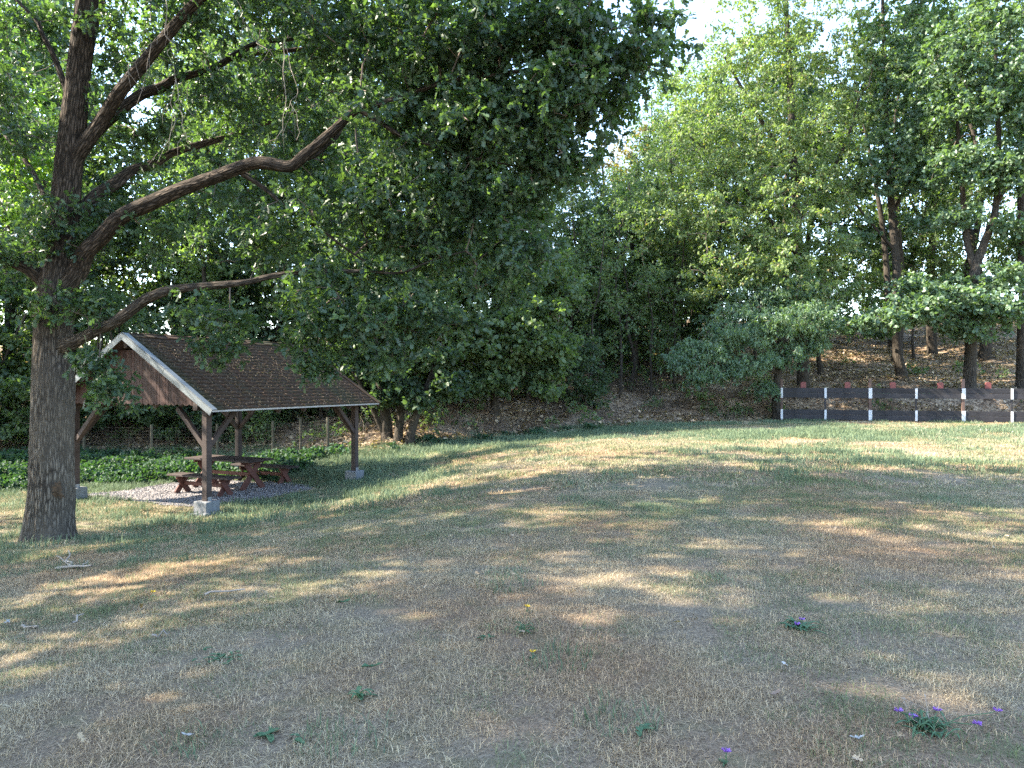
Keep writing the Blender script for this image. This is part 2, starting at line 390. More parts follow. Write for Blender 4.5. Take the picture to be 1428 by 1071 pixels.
def ground_z(x, y):
    x = np.atleast_1d(np.asarray(x, float)); y = np.atleast_1d(np.asarray(y, float))
    xc = np.clip(x, -28, 36); yc = np.clip(y, -6, 31)
    r2 = (xc[..., None] - CP[:, 0]) ** 2 + (yc[..., None] - CP[:, 1]) ** 2
    z = _phi(r2) @ _W[:_n] + _W[_n] + _W[_n + 1] * xc + _W[_n + 2] * yc
    s = y - edge_y(x)
    kr = np.clip((x - 6) / 5, 0, 1)
    hl = np.interp(s, [0, 1, 3, 6, 12, 25, 32, 70, 200], [0, .25, .85, 1.5, 2.7, 5.3, 5.3, 3.0, 3.0])
    hr = np.interp(s, [0, .7, 1.6, 3.2, 8, 13, 25, 30, 70, 200], [0, .15, .95, 1.35, 2.2, 3.2, 6.1, 5.9, 3.0, 3.0])
    bump = np.clip(s / 3, 0, 1) * (fnoise(x, y, 0.35, 5) - 0.5) * 0.7
    lump = (fnoise(x, y, 0.7, 9) - 0.5) * 0.06
    return z + hl * (1 - kr) + hr * kr + bump + lump
def gz(x, y): return float(ground_z(x, y)[0])
def G(u, v):
    """ground point seen at a photograph pixel"""
    d = np.arange(2.0, 70, 0.03); q = (u - CX) / F * d; z = CAMZ - (v - CY) / F * d
    below = np.nonzero(z < ground_z(q, d))[0]
    i = below[0] if len(below) else len(d) - 1
    return np.array([q[i], d[i], gz(q[i], d[i])])

def green_mask(x, y):
    """share of fresh grass: a band along the wood and patches in the lawn"""
    s = edge_y(x) - y
    nz = (fnoise(x, y, 0.5, 21) - 0.5)
    kr = np.clip((x - 3) / 5, 0, 1)
    bl = np.clip(1.08 - s / 5.2 + nz * 1.5, 0, 1); br = np.clip(0.50 - np.abs(s - 7.0) / 6.0 + nz * 2.4, 0, .7)
    band = bl * (1 - kr) + br * kr
    left = np.clip((-(x + 6.6) - (y - 17) * 0.1) / 2.5, 0, 1) * np.clip((y - 18.2) / 1.6, 0, 1)
    near = np.clip((fnoise(x, y, 0.42, 33) - 0.60) * 5, 0, 0.5) + np.clip((fnoise(x, y, 1.7, 37) - 0.64) * 6, 0, 0.5)
    lower = np.clip((-x - 2.0) / 6, 0, .3) * np.clip((fnoise(x, y, 0.3, 35) - .35) * 3, 0, 1)
    shelt = 0.45 * np.exp(-(((x + 4.6) / 1.6) ** 2 + ((y - 15.5) / 3.0) ** 2))
    return np.clip(np.maximum(band, left) + near + lower + shelt, 0, 1)

gx = np.concatenate([[-900, -500, -280, -160, -100, -70, -52], np.arange(-40, 48.1, 0.4), [58, 75, 110, 170, 300, 520, 900]])
gy = np.concatenate([[-900, -400, -180, -80, -40, -20, -12], np.arange(-6, 64.1, 0.4), [70, 80, 95, 130, 200, 400, 900, 1500]])
X, Y = np.meshgrid(gx, gy); fx, fy = X.ravel(), Y.ravel()
Z = ground_z(fx, fy)
nx, ny = len(gx), len(gy)
ii = (np.arange(ny - 1)[:, None] * nx + np.arange(nx - 1)[None]).ravel()
s_e = fy - edge_y(fx) + (fnoise(fx, fy, 0.6, 3) - .5) * 1.4
litter = np.clip(s_e / 0.9 + 0.1, 0, 1)
me = np_mesh('ground', np.stack([fx, fy, Z], 1), np.stack([ii, ii + 1, ii + nx + 1, ii + nx], 1), M['ground'], True,
             attrs={'litter': litter, 'green': green_mask(fx, fy) * (1 - litter) * np.clip((fy - 8) / 5, 0, 1)})
tag(link('ground', me), 'dry lawn sloping left and rising into a leaf covered wooded bank', kind='structure')

# ------------------------------------------------------------------ scattering (countless small growth only)
def scatter(name, label, pts, rot, scl, idx, variants, kind='stuff'):
    """one object whose points carry small meshes (geometry nodes)"""
    me = bpy.data.meshes.new(name); me.vertices.add(len(pts)); me.vertices.foreach_set('co', np.asarray(pts, np.float32).ravel())
    a = me.attributes.new('rot', 'FLOAT_VECTOR', 'POINT'); a.data.foreach_set('vector', np.asarray(rot, np.float32).ravel())
    a = me.attributes.new('scl', 'FLOAT', 'POINT'); a.data.foreach_set('value', np.asarray(scl, np.float32))
    a = me.attributes.new('idx', 'INT', 'POINT'); a.data.foreach_set('value', np.asarray(idx, np.int32))
    o = link(name, me); tag(o, label, kind=kind)
    ng = bpy.data.node_groups.new(name + '_nodes', 'GeometryNodeTree')
    ng.interface.new_socket('Geometry', in_out='INPUT', socket_type='NodeSocketGeometry')
    ng.interface.new_socket('Geometry', in_out='OUTPUT', socket_type='NodeSocketGeometry')
    nn = ng.nodes.new; gi = nn('NodeGroupInput'); go = nn('NodeGroupOutput'); iop = nn('GeometryNodeInstanceOnPoints'); jn = nn('GeometryNodeJoinGeometry')
    for vm in reversed(variants):
        src = bpy.data.objects.new(name + '_piece', vm)
        oi = nn('GeometryNodeObjectInfo'); oi.inputs['Object'].default_value = src; oi.inputs['As Instance'].default_value = False
        gt = nn('GeometryNodeGeometryToInstance')
        ng.links.new(oi.outputs['Geometry'], gt.inputs[0]); ng.links.new(gt.outputs[0], jn.inputs[0])
    def named(nm, typ):
        n = nn('GeometryNodeInputNamedAttribute'); n.data_type = typ; n.inputs['Name'].default_value = nm
        return n.outputs['Attribute']
    iop.inputs['Pick Instance'].default_value = True
    ng.links.new(gi.outputs[0], iop.inputs['Points']); ng.links.new(jn.outputs[0], iop.inputs['Instance'])
    ng.links.new(named('idx', 'INT'), iop.inputs['Instance Index']); ng.links.new(named('rot', 'FLOAT_VECTOR'), iop.inputs['Rotation'])
    ng.links.new(named('scl', 'FLOAT'), iop.inputs['Scale']); ng.links.new(iop.outputs[0], go.inputs[0])
    md = o.modifiers.new('scatter', 'NODES'); md.node_group = ng
    return o

def blades_patch(seed, n, size, h0, h1, wid, mat, lean=0.6, segs=2, lay=0.0):
    r = np.random.default_rng(seed)
    b = np.stack([r.uniform(-size / 2, size / 2, n), r.uniform(-size / 2, size / 2, n), np.full(n, -0.01)], 1)
    h = r.uniform(h0, h1, n); az = r.uniform(0, 2 * np.pi, n); ln = r.uniform(0.1, lean, n) + (r.random(n) < lay) * 1.2
    d = np.stack([np.cos(az), np.sin(az), np.zeros(n)], 1); sd = np.stack([-np.sin(az + r.normal(0, .8, n)), np.cos(az), np.zeros(n)], 1) * (wid * r.uniform(.6, 1.3, n))[:, None]
    mid = b + d * (h * ln * .35)[:, None] + np.array([0, 0, 1.]) * (h * .6 / (1 + ln * .6))[:, None]
    tip = b + d * (h * ln * 1.0)[:, None] + np.array([0, 0, 1.]) * (h / (1 + ln * .9))[:, None]
    v = np.stack([b - sd, b + sd, mid + sd * .8, mid - sd * .8, tip], 1).reshape(-1, 3)
    k = np.arange(n)[:, None] * 5
    f = np.concatenate([k + [0, 1, 2], k + [0, 2, 3], k + [3, 2, 4]])
    return np_mesh('blades', v, f, mat, False, np.repeat(r.random(n), 5))

rng = np.random.default_rng(11)
def field(dens_fn, y0, y1, n_try, margin=1.6):
    """random ground points inside the view wedge"""
    y = np.sqrt(rng.uniform(y0 ** 2, y1 ** 2, n_try)); x = rng.uniform(-1, 1, n_try) * (0.70 * y + margin)
    keep = rng.random(n_try) < dens_fn(x, y)
    x, y = x[keep], y[keep]
    return x, y
def ground_tilt(x, y):
    e = 0.3; dzx = (ground_z(x + e, y) - ground_z(x - e, y)) / (2 * e); dzy = (ground_z(x, y + e) - ground_z(x, y - e)) / (2 * e)
    return dzx, dzy
def on_pad(x, y):
    dx, dy = x + 6.23, y - 15.21; c, s = math.cos(1.133), math.sin(1.133)
    lx = dx * c + dy * s; ly = -dx * s + dy * c
    wob = (fnoise(x, y, 1.1, 77) - .5) * 0.9
    return (lx > 0.55 + wob) & (lx < 3.9 + wob) & (ly > 0.35 + wob) & (ly < 4.7 + wob)
TRUNK_XY = np.array([-7.6, 12.2])
def lawn_ok(x, y):
    return (y < edge_y(x) + 0.5) & (~on_pad(x, y)) & ((x - TRUNK_XY[0]) ** 2 + (y - TRUNK_XY[1]) ** 2 > 0.2)
def lay_rot(x, y):
    dzx, dzy = ground_tilt(x, y); yaw = rng.uniform(0, 2 * np.pi, len(x))
    # small-slope tilt written in the rotated frame (euler XYZ, z last)
    return np.stack([np.arctan(dzy), -np.arctan(dzx), np.zeros(len(x))], 1) * 1.0, yaw

dry_v = [blades_patch(100 + i, 330, .34, .02, .058, .0014, M['dry_blade'], 1.5, lay=.4) for i in range(5)]
oli_v = [blades_patch(120 + i, 230, .34, .022, .065, .0015, M['olive_blade'], 1.2, lay=.2) for i in range(4)]
grn_v = [blades_patch(140 + i, 130, .34, .04, .12, .0024, M['green_blade'], .9) for i in range(4)]
far_dry = [blades_patch(160 + i, 150, .55, .03, .085, .0036, M['dry_blade'], 1.3, lay=.3) for i in range(4)]
far_grn = [blades_patch(180 + i, 130, .55, .05, .16, .0048, M['green_blade'], .8) for i in range(4)]
def grass(name, label, variants, prob, y0, y1, dens, s0=.8, s1=1.25):
    area = 0.70 * (y1 ** 2 - y0 ** 2) + 3.2 * (y1 - y0)
    x, y = field(lambda a, b: np.where(lawn_ok(a, b), prob(a, b), 0), y0, y1, int(area * dens))
    z = ground_z(x, y); yaw = rng.uniform(0, 2 * np.pi, len(x))
    dzx, dzy = ground_tilt(x, y)
    rot = np.stack([np.arctan(dzy) * np.cos(yaw) - np.arctan(dzx) * 0 * yaw, -np.arctan(dzx) * np.cos(yaw), yaw], 1)
    scatter(name, label, np.stack([x, y, z], 1), rot, rng.uniform(s0, s1, len(x)), rng.integers(0, len(variants), len(x)), variants)
olive = lambda x, y: np.clip((fnoise(x, y, 0.55, 41) - .40 + np.clip((y - 6) / 50, 0, .18) * (1 - np.clip((y - 17) / 6, 0, 1) * .6)) * 3.4, 0.04, .95)
grass('dry_grass', 'short dry straw coloured grass over the near lawn', dry_v, lambda x, y: np.clip(1.05 - green_mask(x, y) * .55 * np.clip((y - 3) / 8, .3, 1) - olive(x, y) * .4, .25, 1), 2.2, 11, 46)
grass('olive_grass', 'thin olive green grass mixed into the near lawn', oli_v, lambda x, y: olive(x, y), 2.2, 11, 30)
grass('fresh_grass', 'small patches of fresh green grass in the near lawn', grn_v, lambda x, y: green_mask(x, y) ** 1.3 * np.clip((y - 4) / 8, .25, 1), 2.2, 11, 14)
grass('dry_meadow_grass', 'dry straw grass over the far lawn', far_dry, lambda x, y: np.clip(1.0 - green_mask(x, y) * .75, .12, 1), 11, 32, 9)
grass('olive_meadow_grass', 'olive grass mixed into the far lawn', [blades_patch(200 + i, 130, .5, .03, .09, .0038, M['olive_blade'], 1.1) for i in range(3)], olive, 11, 32, 9)
grass('green_meadow_grass', 'longer green grass along the foot of the wood', far_grn, lambda x, y: green_mask(x, y), 11, 33, 11, .8, 1.5)

# ------------------------------------------------------------------ gravel pad
def pad():
    th = 1.133; c, s = math.cos(th), math.sin(th)
    vs, fs = [], []
    n, mm = 44, 44; vals = {}
    for i in range(n):
        for j in range(mm):
            lx, ly = -0.6 + i * 6.2 / n, -0.6 + j * 6.2 / mm
            vals[i, j] = (-6.23 + lx * c - ly * s, 15.21 + lx * s + ly * c)
    keys = list(vals); xy = np.array([vals[k] for k in keys]); z = ground_z(xy[:, 0], xy[:, 1]) + 0.012; inside = on_pad(xy[:, 0], xy[:, 1])
    idx = {k: i for i, k in enumerate(keys)}
    for i in range(n - 1):
        for j in range(mm - 1):
            q = [idx[i, j], idx[i + 1, j], idx[i + 1, j + 1], idx[i, j + 1]]
            if sum(inside[k] for k in q) >= 3: fs.append(q)
    me = np_mesh('gravel_pad', np.column_stack([xy, z]), np.array(fs), M['gravel'], True)
    tag(link('gravel_pad', me), 'pale grey gravel pad under the picnic shelter', kind='structure')
    st = []
    for k in range(4):
        bm = bmesh.new(); bmesh.ops.create_icosphere(bm, subdivisions=1, radius=0.02); r = random.Random(k)
        for v in bm.verts: v.co *= r.uniform(.7, 1.25); v.co.z *= .6
        me = bpy.data.meshes.new('stone'); bm.to_mesh(me); bm.free(); me.materials.append(M['stone']); st.append(me)
    lx, ly = rng.uniform(-.6, 5.5, 9000), rng.uniform(-.6, 5.5, 9000); x, y = -6.23 + lx * c - ly * s, 15.21 + lx * s + ly * c
    k = on_pad(x, y); x, y = x[k], y[k]
    scatter('gravel', 'loose grey gravel stones under the picnic shelter', np.stack([x, y, ground_z(x, y) + .015], 1), rng.uniform(0, 6, (len(x), 3)), rng.uniform(.5, 1.2, len(x)), rng.integers(0, 4, len(x)), st)
pad()

# ------------------------------------------------------------------ picnic shelter
def shelter():
    A, B, OE, OG = 4.09, 4.91, 0.51, 0.36          # gable span, length, eave and gable overhang
    ZE, ZR = 2.14, 3.71
    z0 = -1.10
    root = empty('picnic_shelter', (-6.23, 15.21, z0), 1.133)
    tag(root, 'open brown wooden picnic shelter with shingled gable roof on four posts', 'shelter')
    W = M['dark_wood']
    tanp = (ZR - ZE) / (A / 2 + OE)
    pm = box_mesh(.14, .14, 2.27 - .14, W, .008)
    fm = box_mesh(.36, .36, .42, M['concrete'], .015, .006, 3)
    lip = box_mesh(.50, .46, .10, M['concrete'], .03, .02, 5)
    bracket = box_mesh(.10, .006, .12, M['grey_metal'], .002)
    for i, (px, py) in enumerate(((0, 0), (B, 0), (0, A), (B, A))):
        wx = -6.23 + px * math.cos(1.133) - py * math.sin(1.133); wy = 15.21 + px * math.sin(1.133) + py * math.cos(1.133)
        g = gz(wx, wy) - z0
        p = place('post', pm, root, (px, py, (2.11 + .14 - .02 + .0) / 2 + .02))
        f = link('concrete_footing', fm, p); f.location = (0, 0, g + .06 - p.location.z)
        if i == 0:
            l = link('footing_base', lip, p); l.location = (-.03, -.03, g + .0 - p.location.z)
        b = link('post_bracket', bracket, p); b.location = (0, -.074, g + .29 - p.location.z)
        sx = 1 if px == 0 else -1; sy = 1 if py == 0 else -1
        beam('brace', (px + sx * .04, py, 1.36), (px + sx * .82, py, 2.15), .09, .10, W, root)
        beam('brace', (px, py + sy * .04, 1.36), (px, py + sy * .82, 2.15), .09, .10, W, root)
    for y in (0, A):
        beam('wall_plate', (-.30, y, 2.195), (B + .30, y, 2.195), .13, .155, W, root)
    for x in (0, B):
        beam('tie_beam', (x, .066, 2.31), (x, A - .066, 2.31), .12, .15, W, root)
    for x in (0, B):
        beam('king_post', (x, A / 2, 2.386), (x, A / 2, 3.40), .12, .12, W, root, up=(1, 0, 0))
    beam('ridge_beam', (-.30, A / 2, 3.49), (B + .30, A / 2, 3.49), .10, .16, W, root)
    # rafters under both slopes
    for k in range(7):
        x = -.05 + k * (B + .1) / 6 + (0.0 if 0 < k < 6 else (.16 if k == 0 else -.16))
        for s in (0, 1):
            ya, yb = (-OE + .06, A / 2 - .06) if s == 0 else (A + OE - .06, A / 2 + .06)
            za, zb = ZE + .06 * tanp - .135, ZR - .06 * tanp - .135
            beam('rafter', (x, ya, za), (x, yb, zb), .06, .11, W, root)
    # gable boards with pointed lower ends, one mesh each
    bw, gap = .079, .006
    n = int((A + .5) / (bw + gap))
    for gi, (gx_, th) in enumerate(((-.17, 0), (B + .17, 0))):
        g = empty('gable', (gx_, 0, 0)); g.parent = root
        for k in range(n):
            y0 = A / 2 - n * (bw + gap) / 2 + k * (bw + gap); y1 = y0 + bw
            def top(y): return min(3.37, ZE + (y + OE if y < A / 2 else A + OE - y) * tanp - .10)
            zb = 2.235 + ((k * 37) % 11) * .0007; tip = .035
            za, zc = (zb - tip, zb) if k % 2 else (zb, zb - tip)
            prof = [(y0, za), ((y0 + y1) / 2, (za + zc) / 2 - .008), (y1, zc), (y1, top(y1)), (y0, top(y0))]
            if top(y0) - za < .06 or top(y1) - zc < .06: continue
            hx = .010 + .002 * (k % 3)
            vs = [(-hx, y, z) for y, z in prof] + [(hx, y, z) for y, z in prof]
            bm = bmesh.new(); bv = [bm.verts.new(v) for v in vs]; m5 = len(prof)
            bm.faces.new(bv[:m5][::-1]); bm.faces.new(bv[m5:])
            for q in range(m5): bm.faces.new((bv[q], bv[(q + 1) % m5], bv[m5 + (q + 1) % m5], bv[m5 + q]))
            bmesh.ops.recalc_face_normals(bm, faces=bm.faces)
            me = bpy.data.meshes.new('gable_board'); bm.to_mesh(me); bm.free(); me.materials.append(M['gable_wood'])
            link('gable_board', me, g)
    # roof: deck and stepped shingle courses, each course its own piece
    roof = empty('roof'); roof.parent = root
    slope = math.hypot(A / 2 + OE, ZR - ZE); ang = math.atan2(ZR - ZE, A / 2 + OE)
    Lr = B + 2 * OG; NC = 21; ex = slope / NC
    dk = box_mesh(Lr - .02, slope - .02, .03, M['brown_wood'], 0)
    cm = []
    for v in range(3):
        r = random.Random(40 + v); bag = Bag(); x = -Lr / 2; nt_ = 17; tw = Lr / nt_; off = (v % 2) * tw / 2
        cuts = [-Lr / 2] + [(-Lr / 2 + off + (q + (0 if off else 1)) * tw) for q in range(nt_)]
        cuts = sorted(set([c for c in cuts if c < Lr / 2 - .02])) + [Lr / 2]
        for q in range(len(cuts) - 1):
            x0, x1 = cuts[q] + .0012, cuts[q + 1] - .0012; lift = r.uniform(0, .0025); d = r.uniform(-.0025, .0025)
            y0, y1 = -ex / 2 - .02 + d, ex / 2 + .05
            vs = np.array([(x0, y0, lift + .016), (x1, y0, lift + .016 + r.uniform(-.002, .002)), (x1, y1, .002), (x0, y1, .002),
                           (x0, y0, .004), (x1, y0, .004), (x1, y1, -.004), (x0, y1, -.004)])
            bag.add(vs, np.array([(0, 1, 2, 3), (7, 6, 5, 4), (4, 5, 1, 0), (5, 6, 2, 1), (6, 7, 3, 2), (7, 4, 0, 3)]))
        cm.append(bag.mesh('shingle_course', M['shingle'], False))
    for s in (0, 1):
        ys, sg = (-OE, 1) if s == 0 else (A + OE, -1)
        rx = ang if s == 0 else -ang
        cx_, cz_ = (ys + A / 2) / 2, (ZE + ZR) / 2
        nrm = Vector((0, -math.sin(ang) * sg, math.cos(ang)))
        place('roof_deck', dk, roof, Vector((B / 2, cx_, cz_)) - nrm * .022, (rx, 0, 0))
        for k in range(NC):
            t = (k + .5) / NC
            c = Vector((B / 2, ys + sg * (A / 2 + OE) * t, ZE + (ZR - ZE) * t))
            o = place('shingle_course', cm[(k + s) % 2 if k % 5 else 2], roof, c, (ang, 0, 0) if s == 0 else (ang, 0, math.pi))
        # eave drip strip
        beam('eave_strip', (-OG, ys - sg * .008, ZE - .02), (B + OG, ys - sg * .008, ZE - .02), .012, .05, M['grey_metal'], roof, .002)
        # metal rake trim, two lengths each, face and top flange
        for e, (ex_, fl) in enumerate(((-OG, -1), (B + OG, 1))):
            for (t0, t1, pr) in ((0, .52, 0), (.51, 1.0, .003)):
                a = Vector((ex_ + fl * (.012 + pr), ys + sg * (A / 2 + OE) * t0 - sg * (.03 if t0 == 0 else 0), ZE + (ZR - ZE) * t0 - (.02 if t0 == 0 else 0)))
                b = Vector((ex_ + fl * (.012 + pr), ys + sg * (A / 2 + OE) * t1, ZE + (ZR - ZE) * t1))
                if t1 == 1.0: b -= Vector((0, sg * (.004 if s else .004), 0))
                beam('rake_trim', a - nrm * .045, b - nrm * .045, .014, .125, M['trim_metal' if e == 0 else 'brown_wood'], roof, .003, up=nrm)
                beam('trim_flange', a + Vector((-fl * .06, 0, 0)) + nrm * (.030 + pr), b + Vector((-fl * .06, 0, 0)) + nrm * (.030 + pr), .13, .010, M['trim_metal' if e == 0 else 'shingle'], roof, .002, up=nrm)
    rc = Bag()
    for k in range(18):
        x0, x1 = -OG + .14 + k * (Lr - .28) / 18, -OG + .14 + (k + 1) * (Lr - .28) / 18 + .03; lf = .012 * (k % 2)
        vs = np.array([(x0, A / 2 - .15, ZR - .055 + lf), (x0, A / 2, ZR + .035 + lf), (x0, A / 2 + .15, ZR - .055 + lf), (x1, A / 2 - .15, ZR - .058 + lf), (x1, A / 2, ZR + .028 + lf), (x1, A / 2 + .15, ZR - .058 + lf)])
        rc.add(vs, np.array([(0, 3, 4, 1), (1, 4, 5, 2)]))
    link('ridge_cap', rc.mesh('ridge_cap', M['shingle'], False), roof)
    return root, ang, (A, B, OE, OG, ZE, ZR)
SH, ROOF_ANG, SHD = shelter()

# ------------------------------------------------------------------ picnic table and benches
def trestle_table(name, label, cat, cx, cy, length, width, height, nplank, wood, legw, stretcher_z):
    z = min(gz(cx + a, cy + b) for a in (-.5, .5) for b in (-.5, .5)) + .012
    root = empty(name, (cx, cy, z), 1.133 + math.pi / 2); tag(root, label, cat)
    th = .045; pw = (width - .008 * (nplank - 1)) / nplank
    top = empty('tabletop' if name == 'picnic_table' else 'seat'); top.parent = root
    pmsh = [box_mesh(length, pw, th, wood, .006, .003, k) for k in range(2)]
    for k in range(nplank):
        place('plank', pmsh[k % 2], top, ((k % 3 - 1) * .006, -width / 2 + pw / 2 + k * (pw + .008), height - th / 2 + (k % 2) * .002))
    R = M['red_wood']
    for sx in (-1, 1):
        x = sx * (length / 2 - .30)
        tr = empty('trestle', (x, 0, 0)); tr.parent = root
        hw = width * .40
        beam('leg', (-.024, -hw, 0), (-.024, hw * .72, height - th - .05), .045, legw, R, tr, up=(0, 1, 0))
        beam('leg', (.024, hw, 0), (.024, -hw * .72, height - th - .05), .045, legw, R, tr, up=(0, 1, 0))
        beam('top_cleat', (0, -width * .44, height - th - .035), (0, width * .44, height - th - .035), .05, .07, R, tr)
    beam('stretcher', (-(length / 2 - .36), 0, stretcher_z), (length / 2 - .36, 0, stretcher_z), .05, .09, R, root)
    return root
def beam_fix(): pass
trestle_table('picnic_table', 'long dark brown picnic table with crossed legs under the shelter', 'table', -7.23, 19.02, 2.2, .86, .76, 5, M['dark_wood'], .15, .38)
trestle_table('bench', 'wooden bench with crossed legs in front of the picnic table', 'bench', -7.42, 17.92, 2.0, .42, .46, 3, M['dark_wood'], .13, .24)
trestle_table('bench', 'wooden bench with crossed legs behind the picnic table', 'bench', -6.62, 19.92, 2.0, .42, .46, 3, M['dark_wood'], .13, .24)

# ------------------------------------------------------------------ board fence with white battens, right
def board_fence():
    p0 = np.array([10.86, 30.0]); dv = np.array([1.6, -.38])
    root = empty('board_fence', (p0[0], p0[1], 0), math.atan2(dv[1], dv[0])); tag(root, 'dark grey two-band board fence with white battens below the wooded slope', 'fence')
    Ls = float(np.hypot(*dv)); r = random.Random(5)
    def gl(n): return gz(*(p0 + dv * n))
    zb = [0.08, .69, .78]; H = .39
    bands = (0.09, 0.955); bh = .188
    for n0 in range(0, 10, 2):
        for b0 in bands:
            for q in range(2):
                me = box_mesh(2 * Ls - .012, .028, bh, M['grey_board'], .004, .004, n0 * 7 + q + int(b0 * 10))
                place('board', me, root, ((n0 + 1) * Ls, r.uniform(-.004, .004), b0 + bh / 2 + q * (bh + .012) - n0 * .004), (0, rad(.12) + r.uniform(-.002, .002), 0))
    for n in range(0, 11):
        main = n % 2 == 0
        zz = -.008 * n * .5
        if main:
            place('post', box_mesh(.11, .11, 1.95, M['post_wood'], .01), root, (n * Ls, .072, .74 + zz))
        else:
            place('backing_batten', box_mesh(.06, .04, 1.22, M['grey_board'], .004), root, (n * Ls, .036, .72 + zz))
        wd = .13 if main and n else .085
        for b0 in bands:
            place('white_batten', box_mesh(wd, .022, bh * 2 + .03, M['white_paint'], .003), root, (n * Ls, -.028, b0 + bh + .006 + zz))
    # red clipped-corner blocks fixed behind the upper band
    bm = bmesh.new(); w2, h2, c = .105, .34, .045
    prof = [(-w2, 0), (w2, 0), (w2, h2 - c), (w2 - c, h2), (-w2 + c, h2), (-w2, h2 - c)]
    va = [bm.verts.new((x, -.03, z)) for x, z in prof]; vb = [bm.verts.new((x, .03, z)) for x, z in prof]
    bm.faces.new(va); bm.faces.new(vb[::-1])
    for q in range(6): bm.faces.new((va[q], vb[q], vb[(q + 1) % 6], va[(q + 1) % 6]))
    bmesh.ops.recalc_face_normals(bm, faces=bm.faces); bmesh.ops.bevel(bm, geom=list(bm.edges), offset=.006, segments=1, affect='EDGES')
    me = bpy.data.meshes.new('red_block'); bm.to_mesh(me); bm.free(); me.materials.append(M['red_paint'])
    for n in (.5, 1.5, 2.5, 3.52, 4.52, 5.5):
        place('red_block', me, root, (n * Ls, .047, 1.25 - .004 * n))
board_fence()

# ------------------------------------------------------------------ wire fence behind the shelter
def wire_fence():
    root = empty('wire_fence', (-10, 25, 0)); tag(root, 'low wire fence with weathered wooden posts behind the shelter', 'fence')
    root.location = (0, 0, 0)
    spots = [(-14.6, 25.4), (-12.2, 25.2), (-9.9, 25.0), (-7.9, 24.6), (-6.9, 24.3), (-5.95, 24.05)]
    tops = []
    for x, y in spots:
        z = gz(x, y); v, f = tube([(x, y, z - .1), (x + .01, y, z + .6), (x, y + .01, z + 1.15)], [.048, .046, .042], 8)
        v2 = np.vstack([v, [[x, y, z + 1.155]]])
        link('post', np_mesh('post', v, f, M['old_post'], True), root); tops.append((x, y, z))
    for a, b in zip(tops[:-1], tops[1:]):
        bag = Bag(); a = np.array(a); b = np.array(b)
        for h in np.arange(.06, 1.06, .11): bag.add(*tube([a + [0, -.05, h], (a + b) / 2 + [0, -.05, h - .01], b + [0, -.05, h]], [.0016] * 3, 3))
        for t in np.arange(.03, 1, .05): bag.add(*tube([a * (1 - t) + b * t + [0, -.05, .06], a * (1 - t) + b * t + [0, -.05, 1.05]], [.0014] * 2, 3))
        tag(link('wire_mesh', bag.mesh('wire_mesh', M['wire']), root), kind='stuff')
wire_fence()

# ------------------------------------------------------------------ trees: leaves
def tmpl(half):
    """leaf outline fanned from the midrib: base, tip, middle, then both sides"""
    v = [(0, 0, 0), (1, 0, -.06), (.5, 0, 0)] + [(x, y, abs(y) * .35) for x, y in half] + [(x, -y, abs(y) * .35) for x, y in half]
    k = len(half); f = []
    ring = [0] + [3 + i for i in range(k)] + [1]
    for a, b in zip(ring[:-1], ring[1:]): f.append((2, b, a))
    ring = [0] + [3 + k + i for i in range(k)] + [1]
    for a, b in zip(ring[:-1], ring[1:]): f.append((2, a, b))
    return np.array(v), np.array(f)
T_OAK = tmpl([(.22, .18), (.34, .10), (.50, .27), (.62, .15), (.82, .25)])
T_SIMPLE = (np.array([(0, 0, 0), (.45, .27, .09), (.45, -.27, .09), (1, 0, -.08)]), np.array([(0, 2, 3), (0, 3, 1)]))
T_BROAD = (np.array([(0, 0, 0), (.28, .36, .1), (.72, .30, .06), (1, 0, -.08), (.72, -.30, .06), (.28, -.36, .1)]), np.array([(0, 3, 2), (0, 2, 1), (0, 5, 4), (0, 4, 3)]))
T_NARROW = (np.array([(0, 0, 0), (.42, .15, .05), (.42, -.15, .05), (1, 0, -.12)]), np.array([(0, 2, 3), (0, 3, 1)]))

def leaf_arrays(r, centres, rc, nt, nl, size, flat=.6, droop=.15, updn=.8, ndir=None):
    n = len(centres)
    off = unit(r.normal(size=(n, nt, 3))) * (r.random((n, nt, 1)) ** .5); off[..., 2] *= flat
    rcv = np.broadcast_to(np.asarray(rc, float).reshape(-1, 1, 1), (n, 1, 1)) if np.ndim(rc) else rc
    tip = centres[:, None] + off * rcv
    tdir = unit(off * 1.2 + r.normal(size=off.shape) * .5 + np.array([0, 0, -droop]))
    tp = tip[:, :, None] + tdir[:, :, None] * (r.uniform(-.9, .3, (n, nt, nl, 1)) * size * 1.1)
    ax = unit(tdir[:, :, None] * .55 + r.normal(size=(n, nt, nl, 3)) * .75 + np.array([0, 0, -droop * 1.3]))
    nm = r.normal(size=ax.shape) * .6 + np.array([0, 0, updn]) + (0 if ndir is None else np.asarray(ndir))
    nm = unit(nm - ax * (nm * ax).sum(-1, keepdims=True))
    ln = size * r.uniform(.5, 1.3, (n, nt, nl))
    base = r.random((n, 1, 1)) * .6; ti = np.clip(base + r.random((n, nt, nl)) * .4, 0, 1)
    ti = np.where(r.random(ti.shape) < .03, .98, np.minimum(ti, .95))
    return tp.reshape(-1, 3), ax.reshape(-1, 3), nm.reshape(-1, 3), ln.ravel(), ti.ravel()

def leaf_mesh(name, arr, tm, mat):
    p, ax, nm, ln, ti = arr; tv, tf = tm
    sd = np.cross(nm, ax)
    v = p[:, None] + ln[:, None, None] * (tv[None, :, 0:1] * ax[:, None] + tv[None, :, 1:2] * sd[:, None] + tv[None, :, 2:3] * nm[:, None])
    k = len(tv); f = (np.arange(len(p))[:, None, None] * k + tf[None]).reshape(-1, 3)
    return np_mesh(name, v.reshape(-1, 3), f, mat, False, np.repeat(ti, k))

